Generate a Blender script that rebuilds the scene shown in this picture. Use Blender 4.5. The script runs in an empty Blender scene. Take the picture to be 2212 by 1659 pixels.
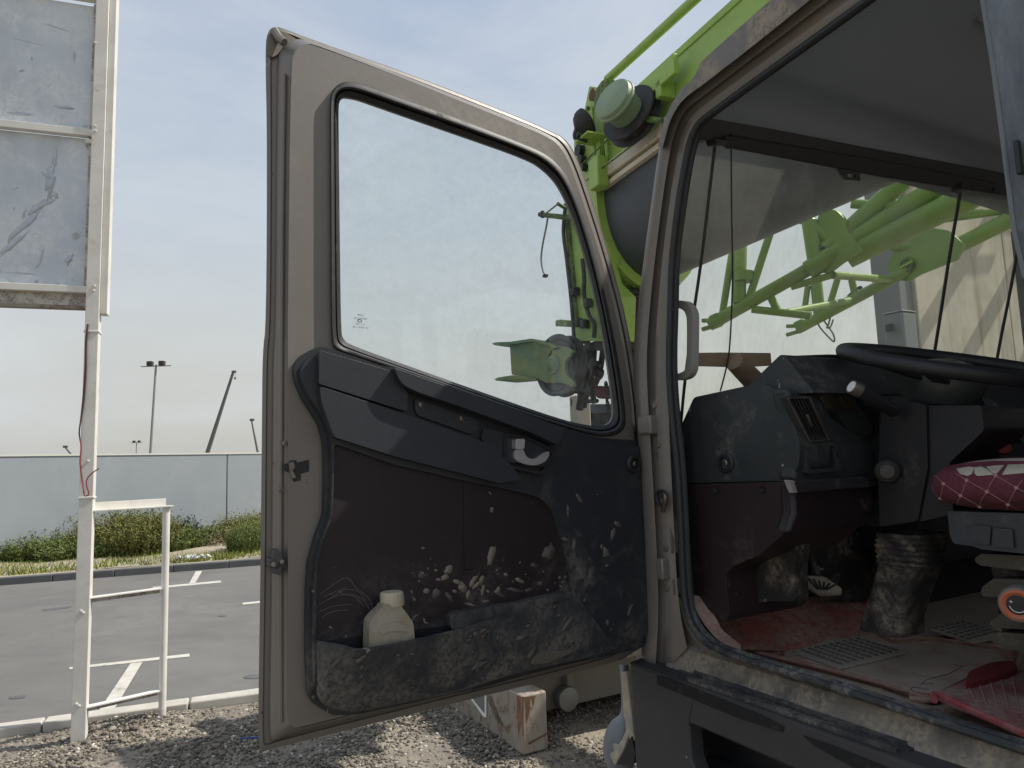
import bpy, bmesh, math, random
import numpy as np
from math import radians, sin, cos, pi, sqrt, atan2
from mathutils import Vector, Matrix
from mathutils.geometry import tessellate_polygon
random.seed(7); np.random.seed(7)
S = bpy.context.scene
COL = S.collection
V = Vector

# ------------------------------------------------------------ camera
FPX, CX, CY, EYE = 1535.0, 1106.0, 829.5, 1.85        # focal length and centre on a 2212 x 1659 tracing grid
pit, rol = radians(6.45), radians(1.9)
c_f = V((0, cos(pit), sin(pit))); r0 = V((1, 0, 0)); u0 = V((0, -sin(pit), cos(pit)))
c_r = r0*cos(rol) - u0*sin(rol); c_u = r0*sin(rol) + u0*cos(rol)
EYEP = V((0, 0, EYE))
cam = bpy.data.cameras.new('camera'); cam_o = bpy.data.objects.new('camera', cam); COL.objects.link(cam_o)
cam.lens = 24; cam.sensor_width = 24*2212/FPX; cam.clip_start = .02; cam.clip_end = 6000
m = Matrix((c_r, c_u, -c_f)).transposed().to_4x4(); m.translation = EYEP
cam_o.matrix_world = m
S.camera = cam_o

# ------------------------------------------------------------ world, sun, exposure
SUN_AZ, SUN_EL = radians(77), radians(50.5)
w = bpy.data.worlds.new('World'); S.world = w; w.use_nodes = True
nt = w.node_tree; nt.nodes.clear()
N = nt.nodes.new; L = nt.links.new
out = N('ShaderNodeOutputWorld'); bg = N('ShaderNodeBackground'); bg.inputs['Strength'].default_value = .125
sky = N('ShaderNodeTexSky'); sky.sky_type = 'NISHITA'; sky.sun_disc = False
sky.sun_elevation = SUN_EL; sky.sun_rotation = SUN_AZ; sky.dust_density = 4; sky.air_density = 1.2; sky.altitude = 0
tc = N('ShaderNodeTexCoord'); mp = N('ShaderNodeMapping'); mp.inputs['Scale'].default_value = (1.3, 1.3, 4.2)
mp.inputs['Rotation'].default_value = (.25, .1, .5)
nz = N('ShaderNodeTexNoise'); nz.inputs['Scale'].default_value = 1.9; nz.inputs['Detail'].default_value = 7
nz.inputs['Roughness'].default_value = .62; nz.inputs['Distortion'].default_value = .35
cr = N('ShaderNodeValToRGB'); cr.color_ramp.elements[0].position = .38; cr.color_ramp.elements[1].position = .72
cr.color_ramp.elements[0].color = (0, 0, 0, 1); cr.color_ramp.elements[1].color = (1, 1, 1, 1)
sx = N('ShaderNodeSeparateXYZ')
er = N('ShaderNodeValToRGB')                     # thin high haze: warm pale near the horizon, blue grey higher up
er.color_ramp.elements[0].position = 0.0; er.color_ramp.elements[0].color = (4.45, 4.4, 4.1, 1)
er.color_ramp.elements[1].position = .62; er.color_ramp.elements[1].color = (3.1, 3.75, 4.9, 1)
e = er.color_ramp.elements.new(.16); e.color = (4.75, 4.85, 4.7, 1)
e = er.color_ramp.elements.new(.34); e.color = (4.25, 4.75, 5.25, 1)
mx = N('ShaderNodeMix'); mx.data_type = 'RGBA'; mx.inputs[0].default_value = .84
mc = N('ShaderNodeMix'); mc.data_type = 'RGBA'; mc.inputs[7].default_value = (5.0, 5.3, 5.65, 1)
ml = N('ShaderNodeMath'); ml.operation = 'MULTIPLY'; ml.inputs[1].default_value = .6
L(tc.outputs['Generated'], mp.inputs[0]); L(mp.outputs[0], nz.inputs['Vector']); L(nz.outputs['Fac'], cr.inputs[0])
L(tc.outputs['Generated'], sx.inputs[0]); L(sx.outputs['Z'], er.inputs[0])
L(sky.outputs[0], mx.inputs[6]); L(er.outputs[0], mx.inputs[7])
L(cr.outputs[0], ml.inputs[0]); L(ml.outputs[0], mc.inputs[0]); L(mx.outputs[2], mc.inputs[6])
L(mc.outputs[2], bg.inputs[0]); L(bg.outputs[0], out.inputs[0])
sl = bpy.data.lights.new('sun', 'SUN'); sl.energy = 4.6; sl.angle = radians(.6); sl.color = (1, .95, .86)
so = bpy.data.objects.new('sun', sl); COL.objects.link(so)
sd = V((sin(SUN_AZ)*cos(SUN_EL), cos(SUN_AZ)*cos(SUN_EL), sin(SUN_EL)))
so.rotation_euler = sd.to_track_quat('Z', 'Y').to_euler()
S.view_settings.view_transform = 'Standard'; S.view_settings.look = 'None'
S.view_settings.exposure = 0.15; S.view_settings.gamma = 1; S.view_settings.use_curve_mapping = False
S.cycles.max_bounces = 9; S.cycles.diffuse_bounces = 5; S.cycles.transparent_max_bounces = 16
S.cycles.use_denoising = True

# ------------------------------------------------------------ tracing helpers
def ray(u, v): return c_f + c_r*((u-CX)/FPX) - c_u*((v-CY)/FPX)
def atY(u, v, Y): d = ray(u, v); return EYEP + d*(Y/d.y)
def atZ(u, v, Z): d = ray(u, v); return EYEP + d*((Z-EYE)/d.z)
class Plane:
    """A real plane in the place: origin, in-plane axes a, b, normal n; points of the outline are found on it."""
    def __init__(s, o, a, b, n=None):
        s.o = V(o); s.a = V(a).normalized(); s.b = V(b).normalized(); s.n = V(n).normalized() if n else s.a.cross(s.b).normalized()
    def hit(s, u, v, d=0):
        r = ray(u, v); o = s.o + s.n*d; return EYEP + r*(((o-EYEP).dot(s.n))/r.dot(s.n))
    def at(s, x, y, d=0): return s.o + s.a*x + s.b*y + s.n*d
    def st(s, P): q = P-s.o; return q.dot(s.a), q.dot(s.b)
AZF = radians(-29.6)
FW = V((sin(AZF), cos(AZF), 0)); RT = V((cos(AZF), -sin(AZF), 0)); UP = V((0, 0, 1)); T0 = V((.339, 2.082, 0))
def T(f, r, z): return T0 + FW*f + RT*r + UP*z
def PR(r): return Plane(T0+RT*r, -FW, UP, -RT)      # parallel to the cab side, normal to the left
def PF(f): return Plane(T0+FW*f, RT, UP, -FW)       # parallel to the windscreen, normal to the rear
def PZ(z): return Plane((0, 0, z), (1, 0, 0), (0, 1, 0), (0, 0, 1))
BODY = PR(0)
dA = atY(560, 1620, 1.5); DD = V((.8315, .5557, 0)).normalized()
DOOR = Plane(dA, DD, UP, V((DD.y, -DD.x, 0)))

def chaikin(p, closed=True, it=2):
    for _ in range(it):
        q = []
        n = len(p); rng = range(n) if closed else range(n-1)
        if not closed: q.append(p[0])
        for i in rng:
            a, b = p[i], p[(i+1) % n]
            q.append(tuple(a[k]*.75+b[k]*.25 for k in range(len(a)))); q.append(tuple(a[k]*.25+b[k]*.75 for k in range(len(a))))
        if not closed: q.append(p[-1])
        p = q
    return p
def rnd(p, r=8, k=4):
    """round the corners of a traced polygon"""
    q = []; n = len(p)
    for i in range(n):
        A, B, C_ = V(p[i-1][:2]), V(p[i][:2]), V(p[(i+1) % n][:2])
        a = A-B; c = C_-B; ra = min(r, a.length*.45); rc = min(r, c.length*.45)
        if a.length < 1e-6 or c.length < 1e-6: continue
        s, t = B+a.normalized()*ra, B+c.normalized()*rc
        for j in range(k+1):
            x = j/k; P = s*(1-x)**2 + B*2*x*(1-x) + t*x*x; q.append((P.x, P.y))
    return q
def smooth3(P, n=8, closed=False):
    """Catmull-Rom through 3D points"""
    out = []; m_ = len(P); rng = range(m_) if closed else range(m_-1)
    for i in rng:
        g = (lambda j: P[j % m_]) if closed else (lambda j: P[min(max(j, 0), m_-1)])
        a, b, c, d = g(i-1), g(i), g(i+1), g(i+2)
        for k in range(n):
            t = k/n
            out.append(.5*((2*b)+(c-a)*t+(2*a-5*b+4*c-d)*t*t+(3*b-a-3*c+d)*t**3))
    if not closed: out.append(P[-1])
    return out

class MB:
    def __init__(s): s.v = []; s.f = []
    def add(s, vs, fs):
        n = len(s.v); s.v += [V(x) for x in vs]; s.f += [tuple(i+n for i in f) for f in fs]; return s
    def face(s, *vs): return s.add(vs, [tuple(range(len(vs)))])
    def loft(s, rows, closed=True, cap0=False, cap1=False):
        n = len(rows[0]); vs = [p for r in rows for p in r]; fs = []
        for i in range(len(rows)-1):
            for j in range(n if closed else n-1):
                k = (j+1) % n; fs.append((i*n+j, i*n+k, (i+1)*n+k, (i+1)*n+j))
        if cap0: fs.append(tuple(range(n))[::-1])
        if cap1: fs.append(tuple((len(rows)-1)*n+i for i in range(n)))
        return s.add(vs, fs)
    def prism(s, pl, pts, d0, d1, holes=(), local=False):
        """closed solid between plane offsets d0 (back) and d1 (front); outline traced, optional holes"""
        def two(p): return V(p) if local else V(pl.st(pl.hit(p[0], p[1], d1)))
        L2 = [[two(p) for p in pts]] + [[two(p) for p in h] for h in holes]
        flat = [p for l in L2 for p in l]; n = len(flat)
        tri = tessellate_polygon([[V((p.x, p.y, 0)) for p in l] for l in L2])
        vs = [pl.at(p.x, p.y, d1) for p in flat] + [pl.at(p.x, p.y, d0) for p in flat]; fs = []
        for t in tri:
            a, b, c = (vs[i] for i in t)
            if (b-a).cross(c-a).dot(pl.n) < 0: t = t[::-1]
            fs.append(tuple(t)); fs.append(tuple(i+n for i in t[::-1]))
        o = 0
        for li, l in enumerate(L2):
            m_ = len(l); ar = sum(l[i].x*l[(i+1) % m_].y-l[(i+1) % m_].x*l[i].y for i in range(m_))
            fl = (ar > 0) == (li == 0)
            if pl.a.cross(pl.b).dot(pl.n) < 0: fl = not fl
            for i in range(m_):
                j = (i+1) % m_
                q = (o+i, o+i+n, o+j+n, o+j)
                fs.append(q if fl else q[::-1])
            o += m_
        return s.add(vs, fs)
    def tube(s, path, r, n=8, closed=False, flat=None):
        rows = []; m_ = len(path); ref = None
        for i, P in enumerate(path):
            a = path[i-1] if (i or closed) else path[0]; b = path[(i+1) % m_] if (closed or i < m_-1) else path[-1]
            t = (b-a).normalized()
            if ref is None: ref = t.orthogonal().normalized() if flat is None else V(flat)
            ref = (ref - t*ref.dot(t)).normalized(); q = t.cross(ref)
            rr = r[i] if isinstance(r, (list, tuple)) else r
            ra, rb = rr if isinstance(rr, tuple) else (rr, rr)
            rows.append([P+ref*(cos(2*pi*k/n)*ra)+q*(sin(2*pi*k/n)*rb) for k in range(n)])
        if closed: rows.append(rows[0])
        return s.loft(rows, True, not closed, not closed)
    def cyl(s, a, b, r, r1=None, n=20):
        a, b = V(a), V(b); return s.tube([a, b], [r, r if r1 is None else r1], n)
    def box(s, c, ax, ay, az):
        c = V(c); vs = [c+ax*i+ay*j+az*k for i in (-1, 1) for j in (-1, 1) for k in (-1, 1)]
        fs = [(0, 1, 3, 2), (4, 6, 7, 5), (0, 4, 5, 1), (2, 3, 7, 6), (0, 2, 6, 4), (1, 5, 7, 3)]
        if ax.cross(ay).dot(az) < 0: fs = [f[::-1] for f in fs]
        return s.add(vs, fs)
    def beam(s, a, b, wd, ht, up=UP):
        a, b = V(a), V(b); d = b-a; x = d.cross(up).normalized(); z = x.cross(d).normalized()
        return s.box((a+b)/2, d/2, x*wd/2, z*ht/2)
    def revolve(s, c, ax, prof, n=24):
        ax = V(ax).normalized(); p = ax.orthogonal().normalized(); q = ax.cross(p); c = V(c)
        rows = [[c+ax*h+(p*cos(2*pi*k/n)+q*sin(2*pi*k/n))*max(r, 1e-5) for k in range(n)] for r, h in prof]
        return s.loft(rows, True)
    def build(s, name, mat, parent=None, bevel=0, label=None, kind=None, sharp=35, subsurf=0, root=None, fix=True, seg=2):
        o0 = V((0, 0, 0)); p = parent
        while p is not None:
            if p.parent is None: o0 = V(p.location)
            p = p.parent
        if root is not None: o0 = V(root)
        me = bpy.data.meshes.new(name); me.from_pydata([tuple(x-o0) for x in s.v], [], s.f)
        if fix:
            bm = bmesh.new(); bm.from_mesh(me); bmesh.ops.remove_doubles(bm, verts=bm.verts, dist=1e-5)
            bmesh.ops.recalc_face_normals(bm, faces=bm.faces); bm.to_mesh(me); bm.free()
        for pl in me.polygons: pl.use_smooth = True
        if sharp < 180: me.set_sharp_from_angle(angle=radians(sharp))
        me.materials.append(mat); o = bpy.data.objects.new(name, me); COL.objects.link(o)
        if parent is not None: o.parent = parent
        elif root is not None: o.location = o0
        if bevel:
            b = o.modifiers.new('bevel', 'BEVEL'); b.width = bevel; b.segments = seg; b.limit_method = 'ANGLE'; b.angle_limit = radians(40)
        if subsurf:
            b = o.modifiers.new('sub', 'SUBSURF'); b.levels = subsurf; b.render_levels = subsurf
        if label: o['label'] = label
        if kind: o['kind'] = kind
        return o
def tag(o, label, cat, group=None):
    o['label'] = label; o['category'] = cat
    if group: o['group'] = group
    return o
def thing(name, label, cat, loc, group=None):
    o = bpy.data.objects.new(name, None); COL.objects.link(o); o.location = loc; o.empty_display_size = .2
    return tag(o, label, cat, group)
def copy_tree(o, parent=None):
    c = o.copy(); COL.objects.link(c); c.parent = parent
    for ch in o.children: copy_tree(ch, c)
    return c

# ------------------------------------------------------------ materials
def mat(name, col, rough=.5, metal=0, spec=.5, var=None, vscale=6, dust=None, dscale=4, dlo=.5, dhi=.62, dz=None,
        bump=0, bscale=60, fleck=None, fscale=16, flo=.68, streak=None, grain=None, coat=0, stretch=None, sub=None):
    """col base colour; var second colour of soft variation; dust a colour laid on by noise (dz: denser below a height);
    fleck chips or splashes with hard edges; streak vertical runs; grain bump of leather or plastic"""
    m = bpy.data.materials.new(name); m.use_nodes = True; t = m.node_tree; N = t.nodes.new; L = t.links.new
    b = t.nodes['Principled BSDF']; b.inputs['Roughness'].default_value = rough; b.inputs['Metallic'].default_value = metal
    b.inputs['Specular IOR Level'].default_value = spec; b.inputs['Coat Weight'].default_value = coat
    tc = N('ShaderNodeTexCoord'); src = tc.outputs['Object']
    def noise(sc, det=5, rg=.6, vec=None, dist=0):
        n = N('ShaderNodeTexNoise'); n.inputs['Scale'].default_value = sc; n.inputs['Detail'].default_value = det
        n.inputs['Roughness'].default_value = rg; n.inputs['Distortion'].default_value = dist; L(vec or src, n.inputs['Vector']); return n.outputs['Fac']
    def ramp(x, lo, hi):
        r = N('ShaderNodeMapRange'); r.inputs[1].default_value = lo; r.inputs[2].default_value = hi; r.interpolation_type = 'SMOOTHSTEP'
        L(x, r.inputs[0]); return r.outputs[0]
    def mix(f, a, c):
        x = N('ShaderNodeMix'); x.data_type = 'RGBA'
        if isinstance(f, float): x.inputs[0].default_value = f
        else: L(f, x.inputs[0])
        for k, q in ((6, a), (7, c)):
            if isinstance(q, tuple): x.inputs[k].default_value = (*q, 1)
            else: L(q, x.inputs[k])
        return x.outputs[2]
    def mul(a, c):
        x = N('ShaderNodeMath'); x.operation = 'MULTIPLY'
        for k, q in ((0, a), (1, c)):
            if isinstance(q, (float, int)): x.inputs[k].default_value = q
            else: L(q, x.inputs[k])
        return x.outputs[0]
    cur = tuple(col)
    if var: cur = mix(ramp(noise(vscale, 6), .35, .68), cur, tuple(var))
    rf = None
    if streak:
        mp = N('ShaderNodeMapping'); mp.inputs['Scale'].default_value = stretch or (22, 22, 1.3); L(src, mp.inputs[0])
        cur = mix(mul(ramp(noise(1.0, 6, .65, mp.outputs[0]), .5, .72), .8), cur, tuple(streak))
    if dust:
        f = ramp(noise(dscale, 8, .68, None, .5), dlo, dhi)
        f2 = ramp(noise(dscale*9, 4, .7), .3, .62); f = mul(f, f2)
        if dz:
            s_ = N('ShaderNodeSeparateXYZ'); L(src, s_.inputs[0])
            g = ramp(s_.outputs['Z'], dz[1], dz[0]); f = mul(f, g)
        cur = mix(f, cur, tuple(dust)); rf = f
    if fleck:
        f = ramp(noise(fscale, 3, .55, None, .8), flo, flo+.015)
        f = mul(f, ramp(noise(fscale*.21, 2, .5), .5, .55))
        if dz:
            s_ = N('ShaderNodeSeparateXYZ'); L(src, s_.inputs[0]); f = mul(f, ramp(s_.outputs['Z'], dz[1], dz[0]))
        cur = mix(f, cur, tuple(fleck))
    if isinstance(cur, tuple): b.inputs['Base Color'].default_value = (*cur, 1)
    else: L(cur, b.inputs['Base Color'])
    if rf is not None:
        r = N('ShaderNodeMapRange'); r.inputs[3].default_value = rough; r.inputs[4].default_value = min(1, rough+.45); L(rf, r.inputs[0]); L(r.outputs[0], b.inputs['Roughness'])
    nb = None
    if bump:
        k = N('ShaderNodeBump'); k.inputs['Strength'].default_value = bump; k.inputs['Distance'].default_value = .01
        L(noise(bscale, 6, .6), k.inputs['Height']); nb = k
    if grain:
        vo = N('ShaderNodeTexVoronoi'); vo.inputs['Scale'].default_value = grain; vo.feature = 'SMOOTH_F1'; L(src, vo.inputs['Vector'])
        k = N('ShaderNodeBump'); k.inputs['Strength'].default_value = .35; k.inputs['Distance'].default_value = .0012; L(vo.outputs['Distance'], k.inputs['Height'])
        if nb: L(nb.outputs[0], k.inputs['Normal'])
        nb = k
    if nb: L(nb.outputs[0], b.inputs['Normal'])
    return m
def glassmat(name, tint, dirt=(.6, .62, .58), amt=.12, lo=.45, hi=.75, rough=.02, scale=3, streaks=True):
    m = bpy.data.materials.new(name); m.use_nodes = True; t = m.node_tree; t.nodes.clear(); N = t.nodes.new; L = t.links.new
    o = N('ShaderNodeOutputMaterial'); tr = N('ShaderNodeBsdfTransparent'); tr.inputs[0].default_value = (*tint, 1)
    gl = N('ShaderNodeBsdfGlossy'); gl.inputs['Roughness'].default_value = rough; df = N('ShaderNodeBsdfDiffuse'); df.inputs[0].default_value = (*dirt, 1)
    tl = N('ShaderNodeBsdfTranslucent'); tl.inputs[0].default_value = (*dirt, 1); ad = N('ShaderNodeMixShader'); ad.inputs[0].default_value = .5
    L(df.outputs[0], ad.inputs[1]); L(tl.outputs[0], ad.inputs[2])
    lw = N('ShaderNodeLayerWeight'); lw.inputs[0].default_value = .5; pw = N('ShaderNodeMath'); pw.operation = 'POWER'; pw.inputs[1].default_value = 4.5; L(lw.outputs['Facing'], pw.inputs[0]); fr = N('ShaderNodeMath'); fr.operation = 'MULTIPLY_ADD'; fr.inputs[1].default_value = .55; fr.inputs[2].default_value = .03; L(pw.outputs[0], fr.inputs[0]); m1 = N('ShaderNodeMixShader'); m2 = N('ShaderNodeMixShader')
    tc = N('ShaderNodeTexCoord'); mp = N('ShaderNodeMapping'); mp.inputs['Scale'].default_value = (1, 1, .22) if streaks else (1, 1, 1); L(tc.outputs['Object'], mp.inputs[0])
    nz = N('ShaderNodeTexNoise'); nz.inputs['Scale'].default_value = scale*8; nz.inputs['Detail'].default_value = 9; nz.inputs['Roughness'].default_value = .75; L(mp.outputs[0], nz.inputs[0])
    n2 = N('ShaderNodeTexNoise'); n2.inputs['Scale'].default_value = scale; n2.inputs['Detail'].default_value = 4; L(tc.outputs['Object'], n2.inputs[0])
    a = N('ShaderNodeMapRange'); a.inputs[1].default_value = lo; a.inputs[2].default_value = hi; a.inputs[4].default_value = amt; L(nz.outputs[0], a.inputs[0])
    b_ = N('ShaderNodeMapRange'); b_.inputs[1].default_value = .3; b_.inputs[2].default_value = .7; b_.inputs[3].default_value = .35; L(n2.outputs[0], b_.inputs[0])
    mu = N('ShaderNodeMath'); mu.operation = 'MULTIPLY'; L(a.outputs[0], mu.inputs[0]); L(b_.outputs[0], mu.inputs[1])
    L(fr.outputs[0], m1.inputs[0]); L(tr.outputs[0], m1.inputs[1]); L(gl.outputs[0], m1.inputs[2])
    L(mu.outputs[0], m2.inputs[0]); L(m1.outputs[0], m2.inputs[1]); L(ad.outputs[0], m2.inputs[2]); L(m2.outputs[0], o.inputs[0])
    return m
TAN = (.30, .25, .20)
M = {}
M['paint'] = mat('taupe_paint', (.19, .173, .157), .42, .2, var=(.21, .19, .172), vscale=3, dust=(.27, .23, .18), dscale=5, dlo=.52, dhi=.8, bump=.04, bscale=40, fleck=(.09, .06, .04), fscale=60, flo=.72)
M['paint_dirty'] = mat('taupe_paint_dusty', (.165, .145, .125), .55, .2, var=(.11, .09, .07), vscale=6, dust=(.34, .29, .22), dscale=6, dlo=.45, dhi=.62, bump=.1, bscale=50)
M['rubber'] = mat('black_rubber', (.018, .019, .022), .55, var=(.03, .03, .033), vscale=20, dust=(.10, .095, .09), dscale=9, dlo=.55, dhi=.75)
M['rubber_dusty'] = mat('dusty_rubber', (.028, .030, .034), .6, dust=(.24, .23, .2), dscale=12, dlo=.42, dhi=.7, dz=(1.35, 1.55), bump=.2, bscale=90)
M['plastic'] = mat('charcoal_plastic', (.019, .022, .028), .45, grain=420, var=(.024, .027, .034), vscale=4, dust=(.15, .135, .12), dscale=6, dlo=.46, dhi=.74, fleck=(.2, .18, .155), fscale=24, flo=.72, dz=(1.5, 2.05))
M['plastic_low'] = mat('dusty_charcoal_plastic', (.03, .033, .04), .62, grain=380, dust=(.17, .155, .135), dscale=9, dlo=.36, dhi=.66, fleck=(.33, .29, .24), fscale=17, flo=.66, dz=(1.3, 1.8), bump=.12, bscale=140)
M['pad'] = mat('grained_pad', (.024, .028, .036), .42, grain=520, var=(.029, .033, .041), vscale=6)
M['maroon'] = mat('maroon_plastic', (.016, .010, .014), .5, grain=420, dust=(.11, .10, .095), dscale=7, dlo=.42, dhi=.66, fleck=(.3, .27, .23), fscale=40, flo=.66, dz=(1.42, 1.72))
M['dash'] = mat('dash_plastic', (.026, .031, .034), .5, grain=420, var=(.034, .038, .041), vscale=5, dust=(.22, .2, .17), dscale=6, dlo=.52, dhi=.8, fleck=(.3, .28, .25), fscale=34, flo=.70)
M['dash_dark'] = mat('dark_plastic', (.012, .013, .017), .5, var=(.018, .019, .023), vscale=6, dust=(.09, .08, .07), dscale=8, dlo=.6, dhi=.8)
M['rubber_step'] = mat('worn_step_rubber', (.035, .036, .038), .75, dust=(.20, .185, .16), dscale=12, dlo=.38, dhi=.68, bump=.4, bscale=70, streak=(.09, .085, .08), stretch=(3, 14, 14))
M['grimy'] = mat('grimy_black', (.022, .021, .021), .7, dust=(.26, .22, .18), dscale=8, dlo=.45, dhi=.66, bump=.3, bscale=40, fleck=(.3, .25, .2), fscale=30, flo=.7)
M['chrome'] = mat('chrome', (.72, .73, .75), .28, .75)
M['steel'] = mat('dull_steel', (.25, .24, .22), .45, .8, var=(.17, .13, .1), vscale=30)
M['headliner'] = mat('grey_headliner', (.29, .34, .41), .9, grain=700, bump=.04, bscale=8, var=(.30, .35, .42), vscale=2)
M['red_mat'] = mat('red_loop_mat', (.56, .16, .12), .95, var=(.36, .09, .07), vscale=40, dust=(.50, .36, .29), dscale=6, dlo=.33, dhi=.55, bump=1.0, bscale=260)
M['red_edge'] = mat('red_binding', (.32, .16, .13), .85, dust=(.36, .28, .23), dscale=10, dlo=.36, dhi=.6)
M['dust_floor'] = mat('dusty_floor', (.46, .37, .30), .95, var=(.38, .265, .215), vscale=5, dust=(.50, .42, .35), dscale=12, dlo=.4, dhi=.6, bump=.6, bscale=60)
M['checker'] = mat('checker_rubber', (.38, .34, .30), .85, var=(.47, .41, .35), vscale=8, bump=.2, bscale=90)
M['maroon_cloth'] = mat('maroon_quilt', (.15, .035, .055), .95, var=(.10, .025, .038), vscale=12, bump=1.0, bscale=34, streak=(.07, .016, .026), stretch=(3, 3, 46))
M['cream_cloth'] = mat('cream_foam', (.55, .50, .41), .95, bump=.5, bscale=60, var=(.42, .37, .3), vscale=30)
M['thread'] = mat('pink_thread', (.40, .2, .21), .9)
M['orange'] = mat('orange_ring', (.55, .14, .06), .6, dust=(.3, .2, .15), dscale=40)
M['white_print'] = mat('white_print', (.8, .8, .8), .6)
M['lime'] = mat('lime_paint', (.33, .50, .10), .45, var=(.29, .44, .10), vscale=2, dust=(.20, .24, .10), dscale=3, dlo=.5, dhi=.75, fleck=(.05, .045, .03), fscale=22, flo=.74, streak=(.17, .25, .06), stretch=(3, 3, .5))
M['lime_dark'] = mat('grimy_lime', (.17, .27, .05), .6, dust=(.05, .05, .04), dscale=6, dlo=.42, dhi=.6, var=(.11, .15, .06), vscale=8)
M['pale_green'] = mat('pale_green_paint', (.25, .335, .21), .5, var=(.22, .30, .185), vscale=6)
M['green2'] = mat('worn_green', (.20, .24, .09), .6, var=(.07, .17, .11), vscale=4, dust=(.24, .22, .12), dscale=6, dlo=.5, dhi=.7)
M['boom_dark'] = mat('slate_boom_paint', (.05, .057, .07), .5, var=(.04, .046, .056), vscale=3)
M['bone'] = mat('bone_paint', (.62, .56, .45), .5, dust=(.28, .17, .08), dscale=9, dlo=.56, dhi=.7)
M['blackmetal'] = mat('greasy_black', (.02, .021, .023), .6, dust=(.08, .07, .06), dscale=14)
M['sheave'] = mat('sheave_steel', (.07, .075, .085), .5, .3, var=(.05, .05, .055), vscale=8)
M['jib_green'] = mat('jib_green_paint', (.185, .30, .055), .4, var=(.15, .25, .05), vscale=3, dust=(.2, .24, .11), dscale=3, dlo=.5, dhi=.7)
M['cream_paint'] = mat('cream_rusty_paint', (.30, .27, .22), .6, var=(.26, .235, .19), vscale=3, dust=(.15, .075, .04), dscale=5, dlo=.47, dhi=.62, streak=(.17, .10, .06), stretch=(16, 16, 1.4), fleck=(.11, .05, .03), fscale=9, flo=.62)
M['cream_grey'] = mat('grey_cream_paint', (.18, .168, .148), .7, var=(.19, .175, .15), vscale=4, dust=(.14, .08, .05), dscale=5, dlo=.62, dhi=.75)
M['rust'] = mat('rusty_steel', (.16, .075, .04), .85, var=(.08, .04, .03), vscale=12)
M['step'] = mat('graphite_panel', (.042, .042, .046), .6, var=(.05, .05, .053), vscale=6, dust=(.17, .16, .14), dscale=7, dlo=.62, dhi=.85, fleck=(.5, .48, .42), fscale=24, flo=.76, bump=.05, bscale=200)
M['tape'] = mat('grip_tape', (.022, .022, .023), .95, bump=.8, bscale=400, dust=(.12, .11, .1), dscale=12, dlo=.55, dhi=.75)
M['bottle'] = mat('champagne_plastic', (.40, .38, .32), .38, .25, var=(.31, .28, .21), vscale=20, dust=(.13, .11, .085), dscale=22, dlo=.56, dhi=.7)
M['fender'] = mat('blue_grey_fender', (.17, .19, .22), .5, var=(.14, .155, .18), vscale=8, fleck=(.5, .4, .26), fscale=7, flo=.56)
M['torn'] = mat('torn_filler', (.46, .40, .30), .9, var=(.3, .28, .25), vscale=14)
M['white_paint'] = mat('white_paint', (.70, .68, .63), .5, var=(.62, .6, .55), vscale=5, dust=(.42, .38, .32), dscale=8, dlo=.56, dhi=.75)
M['sign_sheet'] = mat('weathered_sheet', (.56, .61, .67), .5, var=(.50, .55, .61), vscale=2.2, dust=(.66, .69, .72), dscale=3.2, dlo=.42, dhi=.62, fleck=(.38, .40, .42), fscale=9, flo=.63, streak=(.45, .49, .53), stretch=(2.5, 2.5, .7))
M['sign_flange'] = mat('worn_sign_rail', (.48, .46, .42), .6, dust=(.22, .20, .18), dscale=7, dlo=.45, dhi=.55)
M['hoard'] = mat('grey_wall_paint', (.285, .315, .34), .6, var=(.27, .30, .325), vscale=1.2, dust=(.35, .37, .36), dscale=.8, dlo=.5, dhi=.8)
M['hoard_cap'] = mat('pale_cap', (.6, .6, .56), .6)
M['asphalt'] = mat('asphalt', (.125, .122, .117), .9, var=(.15, .146, .138), vscale=.5, dust=(.175, .17, .155), dscale=.35, dlo=.4, dhi=.7, bump=.5, bscale=120, streak=(.11, .108, .103), stretch=(.35, 2.2, 1))
M['kerb_light'] = mat('pale_kerb', (.50, .47, .42), .85, var=(.42, .39, .34), vscale=5, bump=.2, bscale=60)
M['kerb_dark'] = mat('dark_kerb', (.085, .088, .092), .8, var=(.11, .11, .11), vscale=5)
M['marking'] = mat('road_paint', (.55, .53, .47), .8, var=(.45, .43, .37), vscale=6, dust=(.2, .19, .17), dscale=5, dlo=.55, dhi=.7)
M['gravel'] = mat('gravel_bed', (.20, .17, .135), .95, var=(.29, .25, .19), vscale=1.6, dust=(.17, .15, .13), dscale=2.5, dlo=.45, dhi=.62, bump=.9, bscale=45)
M['sand'] = mat('sandy_ground', (.36, .31, .23), .95, var=(.26, .23, .17), vscale=.6, bump=.4, bscale=8)
M['pole'] = mat('grey_pole', (.20, .21, .21), .6)
M['far_dark'] = mat('far_crane_steel', (.10, .105, .11), .7)
M['cardboard'] = mat('brown_card', (.42, .32, .23), .9, var=(.35, .26, .18), vscale=8)
M['concrete'] = mat('streaky_concrete', (.50, .475, .41), .9, var=(.40, .38, .32), vscale=1.5, streak=(.24, .21, .17), stretch=(5, 5, .35), bump=.1, bscale=20)
M['box_grey'] = mat('grey_box', (.17, .185, .20), .6)
M['glove'] = mat('pale_handle', (.36, .35, .34), .5)
M['gloss_strip'] = mat('gloss_strip', (.03, .03, .034), .12, .0, spec=.8, dust=(.14, .13, .12), dscale=14, dlo=.55, dhi=.75)
M['red'] = mat('red_plastic', (.25, .02, .02), .5)
M['wire_red'] = mat('red_wire', (.22, .03, .04), .5); M['wire_dark'] = mat('dark_wire', (.05, .05, .05), .5); M['wire_blue'] = mat('blue_wire', (.03, .07, .3), .5)
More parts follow.
